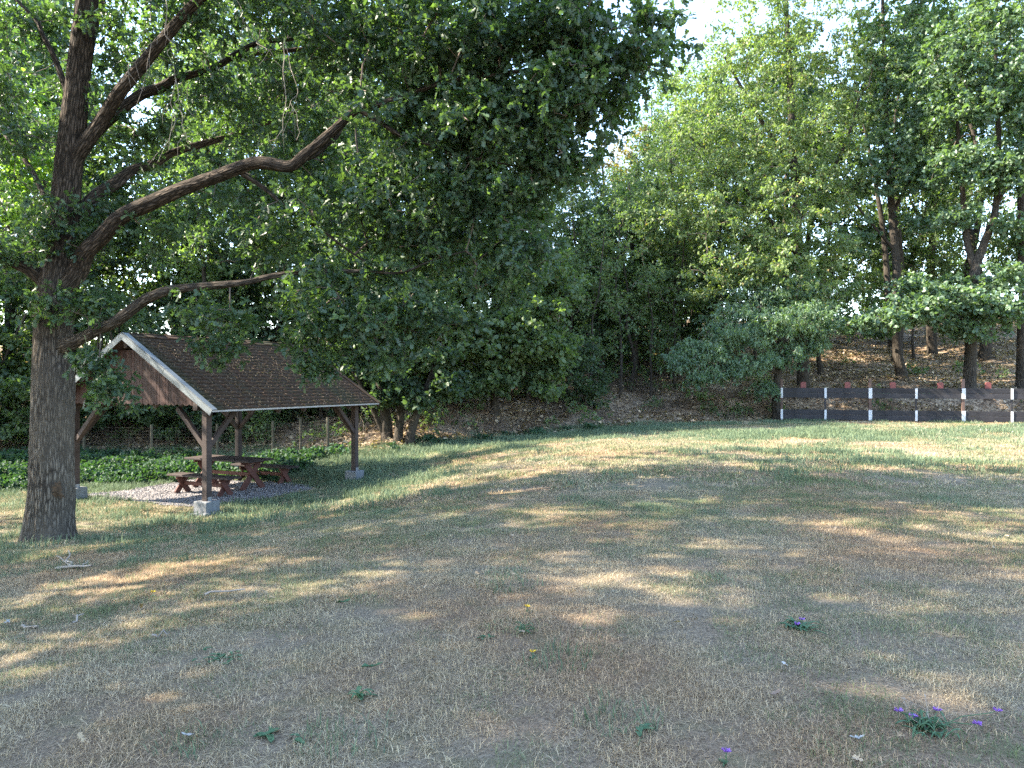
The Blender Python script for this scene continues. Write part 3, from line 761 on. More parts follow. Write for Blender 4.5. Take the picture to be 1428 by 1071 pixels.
def grow(r, skel, centres, rtip=.006, rmax=.06, jit=.12, sag=.12):
    """connect every leaf cluster to the nearest wood, building branches that share their bases"""
    nodes = [np.asarray(skel, float)]; npos = np.asarray(skel, float); n0 = len(npos)
    par = [-1] * n0; order = []
    c = np.asarray(centres, float)
    d0 = np.array([np.min(((npos - q) ** 2).sum(1)) for q in c])
    paths = []
    for i in np.argsort(d0):
        q = c[i]; d2 = ((npos - q) ** 2).sum(1)
        d2 = d2 * (1 + .5 * (npos[:, 2] > q[2] + .3))          # rather from below
        j = int(np.argmin(d2)); a = npos[j]; ln = math.sqrt(((a - q) ** 2).sum())
        k = max(2, min(6, int(ln / .45) + 1)); idx = [j]; new = []
        for t in np.linspace(0, 1, k + 1)[1:]:
            pnt = a + (q - a) * t + np.array([0, 0, sag * ln * math.sin(math.pi * t) * .8]) + (r.normal(size=3) * jit * ln * .35 * math.sin(math.pi * t))
            new.append(pnt)
        st = len(npos)
        for m_, pnt in enumerate(new): par.append(j if m_ == 0 else st + m_ - 1)
        npos = np.vstack([npos, new]); paths.append([j] + list(range(st, st + len(new))))
    cnt = np.zeros(len(npos))
    for i in range(len(npos) - 1, n0 - 1, -1):
        cnt[i] += 1 if not cnt[i] else 0
        if par[i] >= n0: cnt[par[i]] += cnt[i]
    bag = Bag()
    for pth in paths:
        rr = np.minimum(rmax, rtip * np.maximum(cnt[pth], 1) ** .42); rr[0] = rr[1]
        bag.add(*tube(npos[pth], rr, 5 if rr[1] > .02 else 4))
    return bag

def blob_centres(r, blobs, mul=1.0):
    """blobs: (centre xyz, radii xyz, count)"""
    out = []
    for c, rad3, n in blobs:
        n = int(round(n * mul))
        q = unit(r.normal(size=(n, 3))) * (r.random((n, 1)) ** .42)
        out.append(np.asarray(c) + q * np.asarray(rad3))
    return np.concatenate(out)

# ------------------------------------------------------------------ the oak in front
def bark_tube(pts, rads, sides, seed, per=6, amp=.05, flare=None):
    p, rr = smooth_path(pts, rads, per)
    v, f = tube(p, rr, sides)
    n = len(p); cen = np.repeat(p, sides, axis=0); out = v - cen; R = np.linalg.norm(out, axis=1, keepdims=True)
    ang = np.tile(np.arange(sides) / sides, n); ll = np.repeat(np.concatenate([[0], np.cumsum(np.linalg.norm(np.diff(p, axis=0), axis=1))]), sides)
    R0 = R.copy(); a1, a2 = np.cos(ang * 2 * np.pi), np.sin(ang * 2 * np.pi)
    nz = vnoise(np.stack([a1 * 5 + 9, a2 * 5 + 9, ll * 1.8], 1), seed) - .5
    fin = np.abs(vnoise(np.stack([a1 * 13 + 30, a2 * 13 + 30, ll * 3.4], 1), seed + 4) - .5) * 2
    big = vnoise(np.stack([a1 * 1.4 + 9, a2 * 1.4 + 9, ll * 1.1], 1), seed + 8) - .5
    v = cen + out * (1 + amp * 1.6 * nz[:, None] + amp * 1.5 * (fin[:, None] - .4) + .16 * big[:, None])
    return v, f, p, rr, {'bark': np.stack([a1 * R0[:, 0], a2 * R0[:, 0], ll * .16], 1)}

def oak():
    r = np.random.default_rng(3)
    zb = gz(-7.6, 12.2)
    root = empty('oak_tree', (-7.6, 12.2, zb)); tag(root, 'large spreading oak with furrowed trunk beside the picnic shelter', 'tree')
    off = np.array([-7.6, 12.2, zb])
    def poly(l): return np.array([P(u, v, d) for u, v, d, q in l]) - off, np.array([q for *_, q in l])
    trunk = [(69, 775, 12.2, .42), (69, 752, 12.2, .385), (70, 728, 12.2, .355), (72, 680, 12.2, .335), (73, 600, 12.2, .315), (75, 520, 12.2, .295), (76, 450, 12.2, .285), (79, 400, 12.2, .29),
             (85, 350, 12.25, .265), (91, 290, 12.3, .225), (97, 230, 12.3, .21), (104, 160, 12.25, .19), (113, 80, 12.2, .175), (122, 0, 12.1, .16), (130, -90, 12, .13), (128, -180, 11.9, .10), (140, -280, 11.8, .05)]
    limbs = [
        [(78, 450, 12.2, .16), (90, 402, 12.15, .21), (120, 352, 11.95, .165), (170, 302, 11.7, .150), (260, 262, 11.4, .128), (350, 229, 11.1, .118), (404, 232, 10.95, .11), (450, 196, 10.85, .10), (500, 152, 10.7, .08), (548, 140, 10.6, .06), (610, 118, 10.5, .045), (690, 105, 10.35, .032), (770, 95, 10.2, .022), (850, 80, 10.1, .012)],
        [(82, 385, 12.3, .13), (92, 335, 12.35, .17), (130, 277, 12.6, .14), (185, 238, 13.0, .115), (240, 214, 13.4, .09), (330, 188, 13.9, .07), (430, 150, 14.3, .05), (520, 90, 14.6, .025)],
        [(94, 285, 12.32, .11), (106, 222, 12.25, .16), (145, 164, 12.1, .14), (200, 90, 11.8, .125), (270, 8, 11.5, .10), (345, -60, 11.2, .075), (450, -130, 11.0, .045), (560, -170, 10.8, .02)],
        [(95, 280, 12.36, .10), (104, 218, 12.42, .14), (145, 173, 12.6, .125), (200, 131, 12.8, .115), (242, 112, 12.9, .10), (300, 95, 13.0, .085), (362, 60, 13.1, .07), (452, 44, 13.2, .045), (560, 8, 13.2, .025)],
        [(330, 82, 13.05, .06), (395, 72, 13.0, .05), (462, 64, 12.9, .035), (540, 70, 12.8, .02)],
        [(76, 530, 12.18, .11), (86, 486, 12.1, .15), (114, 472, 11.85, .125), (160, 449, 11.55, .112), (200, 420, 11.35, .10), (236, 405, 11.2, .09), (300, 398, 11.0, .075), (380, 385, 10.85, .06), (460, 378, 10.7, .045), (560, 380, 10.6, .025), (650, 350, 10.5, .014)],
        [(66, 396, 12.2, .15), (40, 375, 12.0, .12), (14, 364, 11.8, .105), (-40, 350, 11.5, .085), (-130, 300, 11.0, .055), (-240, 240, 10.6, .02)],
        [(400, 236, 11.0, .05), (440, 215, 11.3, .06), (470, 190, 11.6, .045), (520, 110, 12.0, .03), (580, 60, 12.3, .015)],
        [(335, 240, 11.2, .045), (400, 290, 11.2, .035), (450, 322, 11.15, .028), (505, 362, 11.1, .02), (560, 400, 11.0, .012)],
        [(95, 130, 12.2, .06), (72, 70, 12.3, .05), (52, 30, 12.4, .04), (15, -10, 12.5, .025), (-40, -60, 12.6, .012)],
        [(99, 190, 12.3, .10), (124, 80, 12.6, .095), (142, 0, 12.9, .09), (170, -100, 13.2, .06), (200, -200, 13.5, .03)],
        [(80, 300, 12.3, .07), (40, 230, 13.2, .05), (-20, 150, 14.2, .03), (-80, 90, 15, .015)],
        [(500, 152, 10.7, .05), (560, 190, 10.5, .04), (630, 215, 10.4, .03), (710, 230, 10.3, .02), (790, 240, 10.2, .012)],
    ]
    tv, tf, tp, tr, ta = bark_tube(*poly(trunk), 96, 1, 22, .05)
    # root flare and a dark knot scar
    low = np.clip(1 - (tv[:, 2] + .1) / .7, 0, 1); an = np.arctan2(tv[:, 1], tv[:, 0]); cen = np.array([tp[0][0], tp[0][1]])
    tv[:, :2] = cen + (tv[:, :2] - cen) * (1 + .05 * low[:, None] ** 2 * (1 + 1.6 * np.sin(an * 5)[:, None]))
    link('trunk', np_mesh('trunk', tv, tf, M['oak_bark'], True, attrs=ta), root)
    skel = [tp[70:]]
    for i, l in enumerate(limbs):
        pl, ql = poly(l); ql = ql * np.linspace(.84, .66, len(ql)); jj = np.random.default_rng(500 + i)
        pm = (pl[:-1] + pl[1:]) / 2 + jj.normal(size=(len(pl) - 1, 3)) * .018; pl2 = np.empty((len(pl) * 2 - 1, 3)); pl2[::2] = pl; pl2[1::2] = pm
        ql2 = np.interp(np.arange(len(pl2)) / 2, np.arange(len(ql)), ql) * (1 + .05 * jj.normal(size=len(pl2)).clip(-1, 1))
        lv, lf, lp, lr, la = bark_tube(pl2, ql2, 40 if l[0][3] > .1 else 12, 20 + i, 8, .07)
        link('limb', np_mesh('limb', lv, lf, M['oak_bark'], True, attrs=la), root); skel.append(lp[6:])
    # foliage masses: (u, v, d, ru px, rv px, depth radius m, clusters)
    B = [(500, 50, 11.2, 100, 80, 1.5, 46), (620, 50, 10.7, 110, 80, 1.5, 66), (730, 50, 10.4, 100, 75, 1.3, 62), (820, 55, 10.2, 75, 60, 1.0, 34), (880, 70, 10.0, 60, 50, .8, 18), (920, 50, 9.9, 30, 35, .5, 5),
         (600, 160, 10.8, 100, 75, 1.3, 56), (700, 165, 10.4, 100, 75, 1.2, 60), (790, 150, 10.2, 75, 70, 1.0, 36), (850, 130, 10.1, 45, 50, .6, 10), (800, 235, 10.2, 40, 40, .6, 9), (740, 245, 10.3, 55, 50, .8, 18),
         (560, 260, 11.0, 90, 60, 1.2, 34), (660, 285, 10.8, 90, 65, 1.1, 38), (720, 330, 10.6, 60, 50, .8, 14), (480, 300, 11.3, 80, 60, 1.2, 24), (600, 350, 11.0, 90, 50, 1.0, 28), (690, 390, 10.8, 60, 45, .8, 12),
         (380, 330, 11.6, 80, 50, 1.2, 16), (430, 400, 11.0, 70, 30, .9, 13), (300, 440, 11.0, 40, 35, .7, 9), (310, 475, 10.9, 22, 22, .4, 6), (430, 450, 10.8, 50, 40, .7, 14), (440, 500, 10.7, 25, 25, .4, 7), (520, 430, 10.7, 70, 45, .8, 20), (600, 440, 10.6, 60, 45, .8, 13), (560, 490, 10.6, 40, 25, .6, 6),
         (130, 505, 11.4, 20, 25, .4, 6), (150, 545, 11.3, 24, 22, .4, 8), (140, 430, 11.7, 50, 30, .6, 9), (70, 430, 11.7, 30, 25, .4, 5), (80, 320, 11.8, 28, 40, .4, 7), (150, 330, 12.6, 60, 55, 1.0, 11), (230, 300, 12.6, 70, 50, 1.0, 13),
         (30, 230, 12.6, 60, 80, 1.2, 18), (15, 120, 12.8, 60, 60, 1.2, 12), (40, 350, 12.2, 50, 40, .8, 10), (200, 190, 13.0, 60, 45, 1.0, 15), (300, 160, 13.2, 80, 50, 1.2, 20), (400, 130, 12.8, 80, 50, 1.2, 22), (440, 200, 12.2, 60, 50, 1.0, 18),
         (180, 60, 12.6, 70, 60, 1.0, 14), (260, 50, 12.4, 80, 60, 1.2, 18), (360, 20, 12.4, 90, 50, 1.2, 22), (440, 10, 12.0, 90, 50, 1.2, 24), (330, 250, 12.4, 70, 40, 1.0, 12), (60, 20, 12.6, 50, 40, 1.0, 9)]
    blobs = [(P(u, v, d) - off, (ru / F * d, dr, rv / F * d), n) for u, v, d, ru, rv, dr, n in B]
    cen = blob_centres(r, blobs)
    # the rest of the crown, above and behind the frame
    up = [((0, 0, 11.5), (3.5, 3.5, 2.6), 70), ((4, -.5, 10.3), (3.2, 3, 1.8), 80), ((7, -1.2, 9.2), (2.4, 2.4, 1.4), 55), ((-4, 0, 9), (3, 3.5, 2.4), 60), ((-5.5, -1, 6), (2.4, 3, 2), 40), ((2, 3.5, 9), (3, 2.4, 2), 45), ((1.5, -3.6, 9.2), (3, 1.8, 1.6), 45), ((-3, -3.4, 7.5), (2.4, 1.6, 1.8), 26), ((-5.0, 3.8, 6.2), (1.5, 2.3, 1.9), 50), ((-3.6, 5.0, 9.6), (2.0, 2.5, 1.6), 34)]
    cen2 = blob_centres(r, up)
    allc = np.vstack([cen, cen2])
    bag = grow(r, np.vstack(skel), allc, .0065, .07, .14, .10)
    tag(link('twigs', bag.mesh('twigs', M['twig']), root), kind='stuff')
    a1 = leaf_arrays(r, cen, r.uniform(.30, .46, len(cen)), 11, 7, .115, .75, .22)
    link('crown', leaf_mesh('crown', a1, T_OAK, M['oak_leaf']), root)
    a2 = leaf_arrays(r, cen2, r.uniform(.4, .6, len(cen2)), 10, 6, .15, .7, .2)
    tag(link('upper_crown', leaf_mesh('upper_crown', a2, T_SIMPLE, M['oak_leaf']), root))
    # thin bare hanging twigs
    hb = Bag()
    for (u0, v0, u1, v1, d) in ((212, -20, 205, 100, 11.3), (230, -10, 245, 110, 11.2), (330, 0, 352, 50, 11.5), (395, 60, 395, 180, 11.0), (245, 110, 262, 200, 11.2), (352, 50, 400, 100, 11.3), (205, 60, 170, 115, 11.3), (398, 60, 415, 175, 11.0), (246, 110, 236, 210, 11.2)):
        a, b = P(u0, v0, d) - off, P(u1, v1, d) - off; k = 8
        pts = [a + (b - a) * t + r.normal(size=3) * .035 * math.sin(math.pi * t) for t in np.linspace(0, 1, k)]
        hb.add(*tube(*smooth_path(pts, np.linspace(.006, .003, k), 4), 4))
        for m_ in range(4):
            q = pts[r.integers(2, k)]; e = q + np.array([r.normal() * .2, r.normal() * .1, -abs(r.normal()) * .25 - .1]); hb.add(*tube([q, (q + e) / 2 + r.normal(size=3) * .03, e], [.003, .0025, .002], 3))
    tag(link('dead_twigs', hb.mesh('dead_twigs', M['pale_twig']), root), kind='stuff')
    # dark knot scar on the trunk
    c = P(78, 685, 11.83) - off; rr = np.random.default_rng(8); n = 40; ringv = [c + [0, -.02, 0]]
    for i in range(n):
        a = i / n * 2 * math.pi; q = 1 + .25 * rr.normal()
        ringv.append(c + np.array([math.cos(a) * .10 * q, .05, math.sin(a) * .12 * q]))
    link('knot_scar', np_mesh('knot_scar', np.array(ringv), np.array([(0, 1 + i, 1 + (i + 1) % n) for i in range(n)]), plain_mat('scar', (.03, .02, .012), (.09, .055, .03), .95, 20), True), root)
oak()

# ------------------------------------------------------------------ trees with their own shape on the wooded slope
def own_tree(name, label, base, stems, B, seed, leafmat, tm, size, nt=10, nl=5, rc=(.45, .7), bark='bark', droop=.15, group=None, updn=.8, cat='tree', rmax=.09, extra=None, mul=1.6, dd=0.0):
    stems = [[(u, v, d - dd, q) for u, v, d, q in l] for l in stems]; B = [(u, v, d - dd, a, b, c, n) for u, v, d, a, b, c, n in B]
    """stems: lists of (u, v, d, radius); B: foliage masses (u, v, d, ru px, rv px, depth m, clusters)"""
    r = np.random.default_rng(seed)
    bx, by = base; zb = gz(bx, by); off = np.array([bx, by, zb])
    root = empty(name, off); tag(root, label, cat, group)
    skel = []
    for i, l in enumerate(stems):
        pts = np.array([P(u, v, d) for u, v, d, q in l]) - off; q = np.array([x[3] for x in l])
        if i == 0 or l[0][1] > 520 or (len(l) and l[0][0] is None):
            pts = np.vstack([[pts[0][0], pts[0][1], gz(pts[0][0] + bx, pts[0][1] + by) - zb - .15], [pts[0][0], pts[0][1], gz(pts[0][0] + bx, pts[0][1] + by) - zb + .25], pts[1:]]); q = np.concatenate([[q[0] * 1.45, q[0] * 1.05], q[1:]])
        v, f, p, rr, la = bark_tube(pts, q, 16, seed + i, 8, .05)
        link('trunk' if i == 0 else 'limb', np_mesh('trunk', v, f, M[bark], True, attrs=la), root); skel.append(p[3:] if i == 0 else p)
    cen = blob_centres(r, [(P(u, v, d) - off, (ru / F * d, dr, rv / F * d), n) for u, v, d, ru, rv, dr, n in B], mul)
    if extra: cen = np.vstack([cen, blob_centres(r, [(np.array(c) - off, q, n) for c, q, n in extra])])
    bag = grow(r, np.vstack(skel), cen, .008, rmax, .14, .08)
    tag(link('branches', bag.mesh('branches', M['twig']), root), kind='stuff')
    arr = leaf_arrays(r, cen, r.uniform(rc[0], rc[1], len(cen)), nt, nl, size, .55, droop, updn)
    link('crown', leaf_mesh('crown', arr, tm, M[leafmat]), root)
    return root

def bu(u, d): return ((u - CX) / F * d, d)
own_tree('hornbeam_tree', 'tall sunlit pale green tree filling the slope left of the fence', bu(1120, 33.8),
    [[(1120, 500, 35.5, .26), (1118, 420, 35.5, .24), (1112, 320, 35.5, .2), (1105, 200, 35.5, .16), (1100, 90, 35.5, .12), (1095, -20, 35.5, .08), (1095, -120, 35.5, .04)],
     [(1115, 360, 35.5, .12), (1060, 290, 34.5, .09), (1010, 230, 34, .06), (960, 190, 33.6, .03)], [(1108, 240, 35.5, .11), (1050, 150, 34.8, .08), (1010, 80, 34.4, .04)], [(1112, 300, 35.5, .1), (1170, 220, 35, .07), (1200, 130, 34.8, .04)], [(1116, 400, 35.5, .1), (1050, 370, 33.5, .07), (1000, 360, 32.8, .03)]],
    [(1000, 130, 34.5, 75, 70, 2.0, 42), (1060, 60, 34.8, 85, 75, 2.2, 60), (1140, 60, 35, 80, 70, 2.2, 52), (1190, 130, 35, 60, 70, 2.0, 38), (960, 210, 34, 70, 65, 1.8, 42), (1040, 190, 34, 85, 70, 2.0, 62), (1120, 180, 34.5, 80, 70, 2.2, 56),
     (940, 300, 34, 60, 50, 1.6, 30), (1010, 290, 33.5, 80, 60, 2, 52), (1090, 280, 33.5, 80, 60, 2.2, 56), (1160, 250, 34.5, 50, 60, 1.8, 28), (1060, 370, 32.8, 75, 45, 1.8, 46), (1130, 350, 33.5, 60, 50, 1.8, 34), (1000, 380, 33, 50, 40, 1.5, 20), (1120, 420, 32.8, 55, 35, 1.5, 24), (1170, 380, 34, 30, 40, 1.2, 9),
     (1080, -60, 35, 120, 70, 2.4, 60), (1180, -50, 35, 80, 70, 2.2, 36)], 50, 'light_leaf', T_SIMPLE, .145, 12, 6, (.34, .58), droop=.38, dd=1.7)
own_tree('ash_tree', 'low spreading tree with feathery foliage beside the fence end', bu(1082, 30.6),
    [[(1083, 590, 30.6, .17), (1082, 545, 30.6, .15), (1086, 505, 30.5, .13), (1075, 470, 30.4, .10), (1060, 430, 30.2, .06)], [(1085, 510, 30.5, .09), (1110, 470, 30.4, .07), (1120, 430, 30.3, .04)], [(1082, 520, 30.5, .07), (1030, 495, 30.0, .05), (970, 495, 29.6, .03), (930, 505, 29.3, .015)]],
    [(950, 505, 29.3, 32, 12, .9, 12), (985, 488, 29.5, 45, 16, 1.1, 22), (1030, 470, 29.6, 55, 18, 1.3, 28), (1075, 450, 29.9, 55, 24, 1.4, 32), (1120, 445, 30, 45, 28, 1.4, 24), (1000, 518, 29.4, 40, 11, .8, 12), (1050, 505, 29.7, 45, 14, 1.0, 16), (1095, 495, 29.8, 35, 18, .9, 16), (970, 530, 29.2, 22, 9, .6, 5), (1130, 480, 30.1, 28, 14, .8, 9), (1065, 540, 30.3, 20, 16, .6, 7), (1150, 455, 30.3, 30, 16, 1.0, 9), (1010, 440, 30.5, 40, 16, 1.2, 12), (1060, 415, 31, 50, 20, 1.3, 18), (1110, 405, 31.2, 40, 20, 1.3, 14)],
    60, 'blue_leaf', T_NARROW, .16, 12, 8, (.4, .6), droop=.5)
own_tree('oak_tree', 'twin stemmed oak on the slope behind the second fence post', bu(1257, 34.2),
    [[(1257, 537, 34.2, .24), (1251, 490, 34.2, .2), (1250, 430, 34.2, .19), (1250, 370, 34.2, .18), (1243, 290, 34.2, .16), (1236, 200, 34.2, .13), (1234, 100, 34.2, .1), (1230, 0, 34.2, .07), (1235, -80, 34.2, .03)],
     [(1252, 470, 34.5, .16), (1240, 430, 35, .15), (1235, 360, 35.2, .13), (1228, 300, 35.3, .11), (1210, 200, 35.5, .07), (1190, 110, 35.5, .03)], [(1243, 300, 34.2, .09), (1270, 250, 33.8, .07), (1300, 220, 33.4, .04)], [(1248, 350, 34.2, .08), (1205, 300, 33.8, .05), (1180, 270, 33.6, .025)]],
    [(1240, 120, 33.5, 60, 60, 1.6, 34), (1260, 30, 33.8, 80, 60, 1.8, 44), (1250, 200, 33, 55, 40, 1.4, 26), (1215, 240, 33.2, 40, 35, 1.2, 15), (1290, 160, 33.4, 40, 50, 1.2, 20), (1270, 250, 33, 45, 28, 1.2, 18), (1200, 330, 33.8, 30, 30, 1.0, 7), (1285, 310, 33.6, 30, 22, .9, 7), (1250, -70, 34, 100, 60, 2, 40), (1220, 455, 33, 30, 12, .7, 7), (1265, 400, 34, 22, 18, .6, 5)],
    70, 'blue_leaf', T_BROAD, .17, 10, 6, (.45, .7))
own_tree('oak_tree', 'oak with pale sunlit lower trunk higher up the slope behind the fence', bu(1300, 42.0),
    [[(1300, 502, 42, .27), (1298, 450, 42, .23), (1298, 380, 42, .21), (1302, 300, 42, .18), (1305, 200, 42, .14), (1305, 80, 42, .09), (1300, -20, 42, .05)], [(1300, 330, 42, .1), (1270, 280, 41, .06), (1255, 230, 40.5, .03)]],
    [(1300, 150, 42, 70, 60, 2, 30), (1310, 60, 42, 80, 60, 2, 36), (1330, 240, 42, 50, 40, 1.5, 14), (1290, -40, 42, 100, 60, 2, 30)],
    80, 'dark_leaf', T_BROAD, .19, 10, 5, (.5, .8))
own_tree('oak_tree', 'forked oak with dark trunk rising just behind the fence', bu(1353, 31.4),
    [[(1352, 560, 31.4, .26), (1353, 500, 31.4, .23), (1356, 430, 31.4, .215), (1360, 375, 31.4, .2), (1372, 340, 31.3, .16), (1388, 290, 31.2, .13), (1392, 200, 31, .1), (1388, 90, 31, .07), (1390, -30, 31, .03)],
     [(1360, 378, 31.4, .15), (1347, 330, 31.6, .13), (1342, 270, 31.7, .1), (1335, 180, 31.7, .07), (1330, 80, 31.7, .03)], [(1356, 430, 31.4, .09), (1320, 425, 30.6, .07), (1270, 432, 29.9, .045), (1220, 445, 29.4, .02)], [(1358, 420, 31.3, .08), (1400, 420, 30.4, .06), (1440, 430, 29.8, .03)], [(1388, 290, 31.2, .07), (1410, 250, 30.6, .05), (1440, 220, 30.2, .03)]],
    [(1230, 445, 29.5, 45, 13, .9, 14), (1280, 430, 29.7, 50, 20, 1.1, 26), (1330, 425, 29.9, 50, 26, 1.2, 32), (1385, 425, 29.9, 45, 26, 1.2, 28), (1425, 430, 29.8, 30, 25, 1.0, 14), (1350, 460, 30, 50, 14, .9, 14), (1300, 400, 30, 50, 18, 1, 14), (1390, 390, 30.2, 40, 18, 1, 12), (1190, 455, 29.4, 22, 9, .5, 4),
     (1340, 230, 30.5, 55, 35, 1.4, 26), (1400, 240, 30.2, 45, 40, 1.3, 24), (1360, 140, 30.5, 60, 45, 1.5, 34), (1410, 120, 30.2, 45, 60, 1.5, 30), (1320, 90, 30.8, 50, 50, 1.4, 26), (1380, 40, 30.5, 70, 50, 1.6, 36), (1390, -50, 30.5, 90, 50, 1.8, 34), (1440, 200, 30, 40, 60, 1.2, 20), (1330, 300, 31, 35, 18, .9, 8), (1410, 310, 30.6, 30, 20, .9, 7)],
    90, 'blue_leaf', T_BROAD, .165, 10, 6, (.42, .65))
own_tree('oak_tree', 'oak trunk cut off by the picture edge behind the fence', bu(1427, 31.8),
    [[(1426, 550, 31.8, .25), (1425, 480, 31.8, .21), (1427, 400, 31.8, .19), (1424, 300, 31.8, .16), (1428, 180, 31.8, .12), (1430, 60, 31.8, .08)]],
    [(1450, 330, 31.5, 35, 40, 1.2, 12), (1460, 120, 31.5, 60, 80, 1.6, 24), (1445, 10, 31.6, 50, 60, 1.6, 20)], 95, 'dark_leaf', T_BROAD, .17, 10, 6, (.45, .7))
own_tree('sapling', 'slim leaning sapling on the leafy slope beyond the first fence bay', bu(1144, 36.5),
    [[(1144, 530, 36.5, .13), (1141, 495, 36.5, .11), (1140, 450, 36.5, .095), (1150, 380, 36.5, .08), (1160, 300, 36.6, .05)]],
    [(1150, 440, 36, 35, 25, 1.2, 12), (1175, 420, 36, 35, 35, 1.2, 12), (1190, 455, 36, 25, 14, .9, 6), (1160, 350, 36, 35, 40, 1.4, 12)], 97, 'mid_leaf', T_BROAD, .16, 10, 5, (.45, .7))
own_tree('maple_tree', 'dense dark green maple drooping low over the bank right of the shelter', bu(690, 28.0),
    [[(690, 560, 28, .16), (688, 500, 28, .14), (692, 420, 28, .12), (700, 330, 28, .1), (705, 240, 28, .06)], [(690, 500, 28, .08), (640, 440, 27.2, .06), (600, 420, 26.6, .03)], [(692, 460, 28, .08), (740, 430, 27.2, .06), (780, 440, 26.8, .03)]],
    [(600, 470, 26.2, 50, 45, 1.4, 34), (660, 460, 26.2, 55, 50, 1.4, 42), (730, 455, 26.4, 55, 50, 1.4, 42), (775, 490, 26.6, 35, 40, 1.1, 24), (700, 525, 26.6, 50, 26, 1.0, 22), (760, 535, 26.8, 35, 18, .8, 12), (640, 380, 26.8, 65, 45, 1.5, 40), (720, 370, 27, 65, 45, 1.5, 40), (780, 400, 27.2, 35, 45, 1.2, 20), (690, 300, 27.5, 70, 50, 1.5, 36), (590, 340, 27.4, 60, 50, 1.4, 30), (640, 530, 26.8, 45, 22, .9, 13), (580, 420, 26.6, 40, 40, 1.1, 16)],
    110, 'mid_leaf', T_BROAD, .17, 10, 6, (.42, .65))
own_tree('willow_tree', 'many stemmed dark tree at the foot of the bank behind the shelter roof', bu(550, 24.8),
    [[(540, 615, 24.8, .17), (535, 560, 24.8, .16), (525, 500, 24.9, .14), (515, 420, 25.0, .12), (500, 340, 25, .08)], [(556, 612, 24.6, .14), (560, 560, 24.6, .13), (560, 500, 24.6, .11), (565, 420, 24.6, .08), (575, 340, 24.6, .05)], [(572, 608, 24.4, .14), (585, 565, 24.3, .12), (603, 520, 24.2, .09), (620, 470, 24.2, .06)], [(533, 570, 24.8, .08), (500, 530, 24.6, .07), (470, 480, 24.5, .04)]],
    [(500, 430, 24.6, 45, 50, 1.2, 26), (550, 400, 24.6, 50, 50, 1.2, 28), (600, 430, 24.4, 35, 40, 1, 15), (460, 450, 24.6, 35, 40, 1, 16), (520, 340, 24.8, 60, 45, 1.3, 28), (470, 360, 24.8, 50, 50, 1.3, 22), (560, 530, 24.2, 22, 22, .6, 7), (510, 500, 24.3, 25, 25, .7, 9), (610, 500, 24.1, 25, 22, .7, 7), (535, 560, 24.0, 22, 18, .6, 6), (590, 555, 23.9, 22, 20, .6, 7), (625, 535, 24.0, 22, 22, .7, 8)],
    115, 'dark_leaf', T_BROAD, .16, 10, 6, (.4, .6))
own_tree('birch_tree', 'thin crowned tree turning yellow brown behind the middle of the wood', bu(850, 46.0),
    [[(850, 480, 46, .17), (852, 400, 46, .15), (846, 320, 46, .12), (842, 260, 46, .08), (838, 200, 46, .04)]],
    [(840, 225, 46, 38, 30, 1.4, 13), (870, 215, 46, 26, 32, 1.3, 9), (825, 250, 46, 30, 30, 1.3, 9), (860, 265, 46, 34, 26, 1.3, 9), (890, 180, 46.5, 18, 24, 1.0, 4)], 120, 'autumn_leaf', T_SIMPLE, .17, 8, 5, (.5, .8))
own_tree('lime_tree', 'bright green tree below the yellowing crown in the middle of the wood', bu(884, 37.0),
    [[(884, 520, 37, .19), (882, 460, 37, .17), (883, 380, 37, .15), (880, 300, 37, .11), (878, 250, 37, .05)], [(883, 380, 37, .07), (850, 330, 36, .05), (820, 300, 35.6, .03)]],
    [(870, 310, 36.5, 45, 40, 1.6, 28), (830, 330, 36, 40, 45, 1.5, 24), (920, 350, 36.5, 40, 45, 1.5, 24), (870, 390, 36, 50, 35, 1.5, 22), (810, 400, 35.6, 35, 40, 1.3, 16), (940, 420, 36, 35, 35, 1.3, 15), (890, 260, 37, 25, 22, 1.0, 7)],
    125, 'mid_leaf', T_BROAD, .17, 9, 5, (.45, .75))

own_tree('lime_tree', 'bright yellow green sunlit tree behind the oak at the left picture edge', bu(-30, 21.5),
    [[(-30, 640, 21.5, .2), (-28, 500, 21.5, .18), (-20, 380, 21.5, .15), (-12, 250, 21.5, .12), (-5, 100, 21.5, .09), (0, -40, 21.5, .05)], [(-20, 380, 21.5, .08), (10, 320, 21, .06), (40, 280, 20.6, .03)]],
    [(10, 220, 21, 55, 55, 1.5, 30), (30, 290, 20.8, 45, 40, 1.3, 22), (-20, 130, 21.2, 60, 60, 1.6, 26), (35, 150, 21.3, 40, 45, 1.2, 16), (-40, 260, 21.2, 50, 60, 1.5, 22), (-60, 20, 21.5, 60, 60, 1.6, 20), (0, 30, 21.5, 40, 30, 1.2, 8), (60, 230, 21, 25, 30, .9, 7)],
    130, 'lime_leaf', T_BROAD, .12, 10, 6, (.35, .55), mul=1.0)

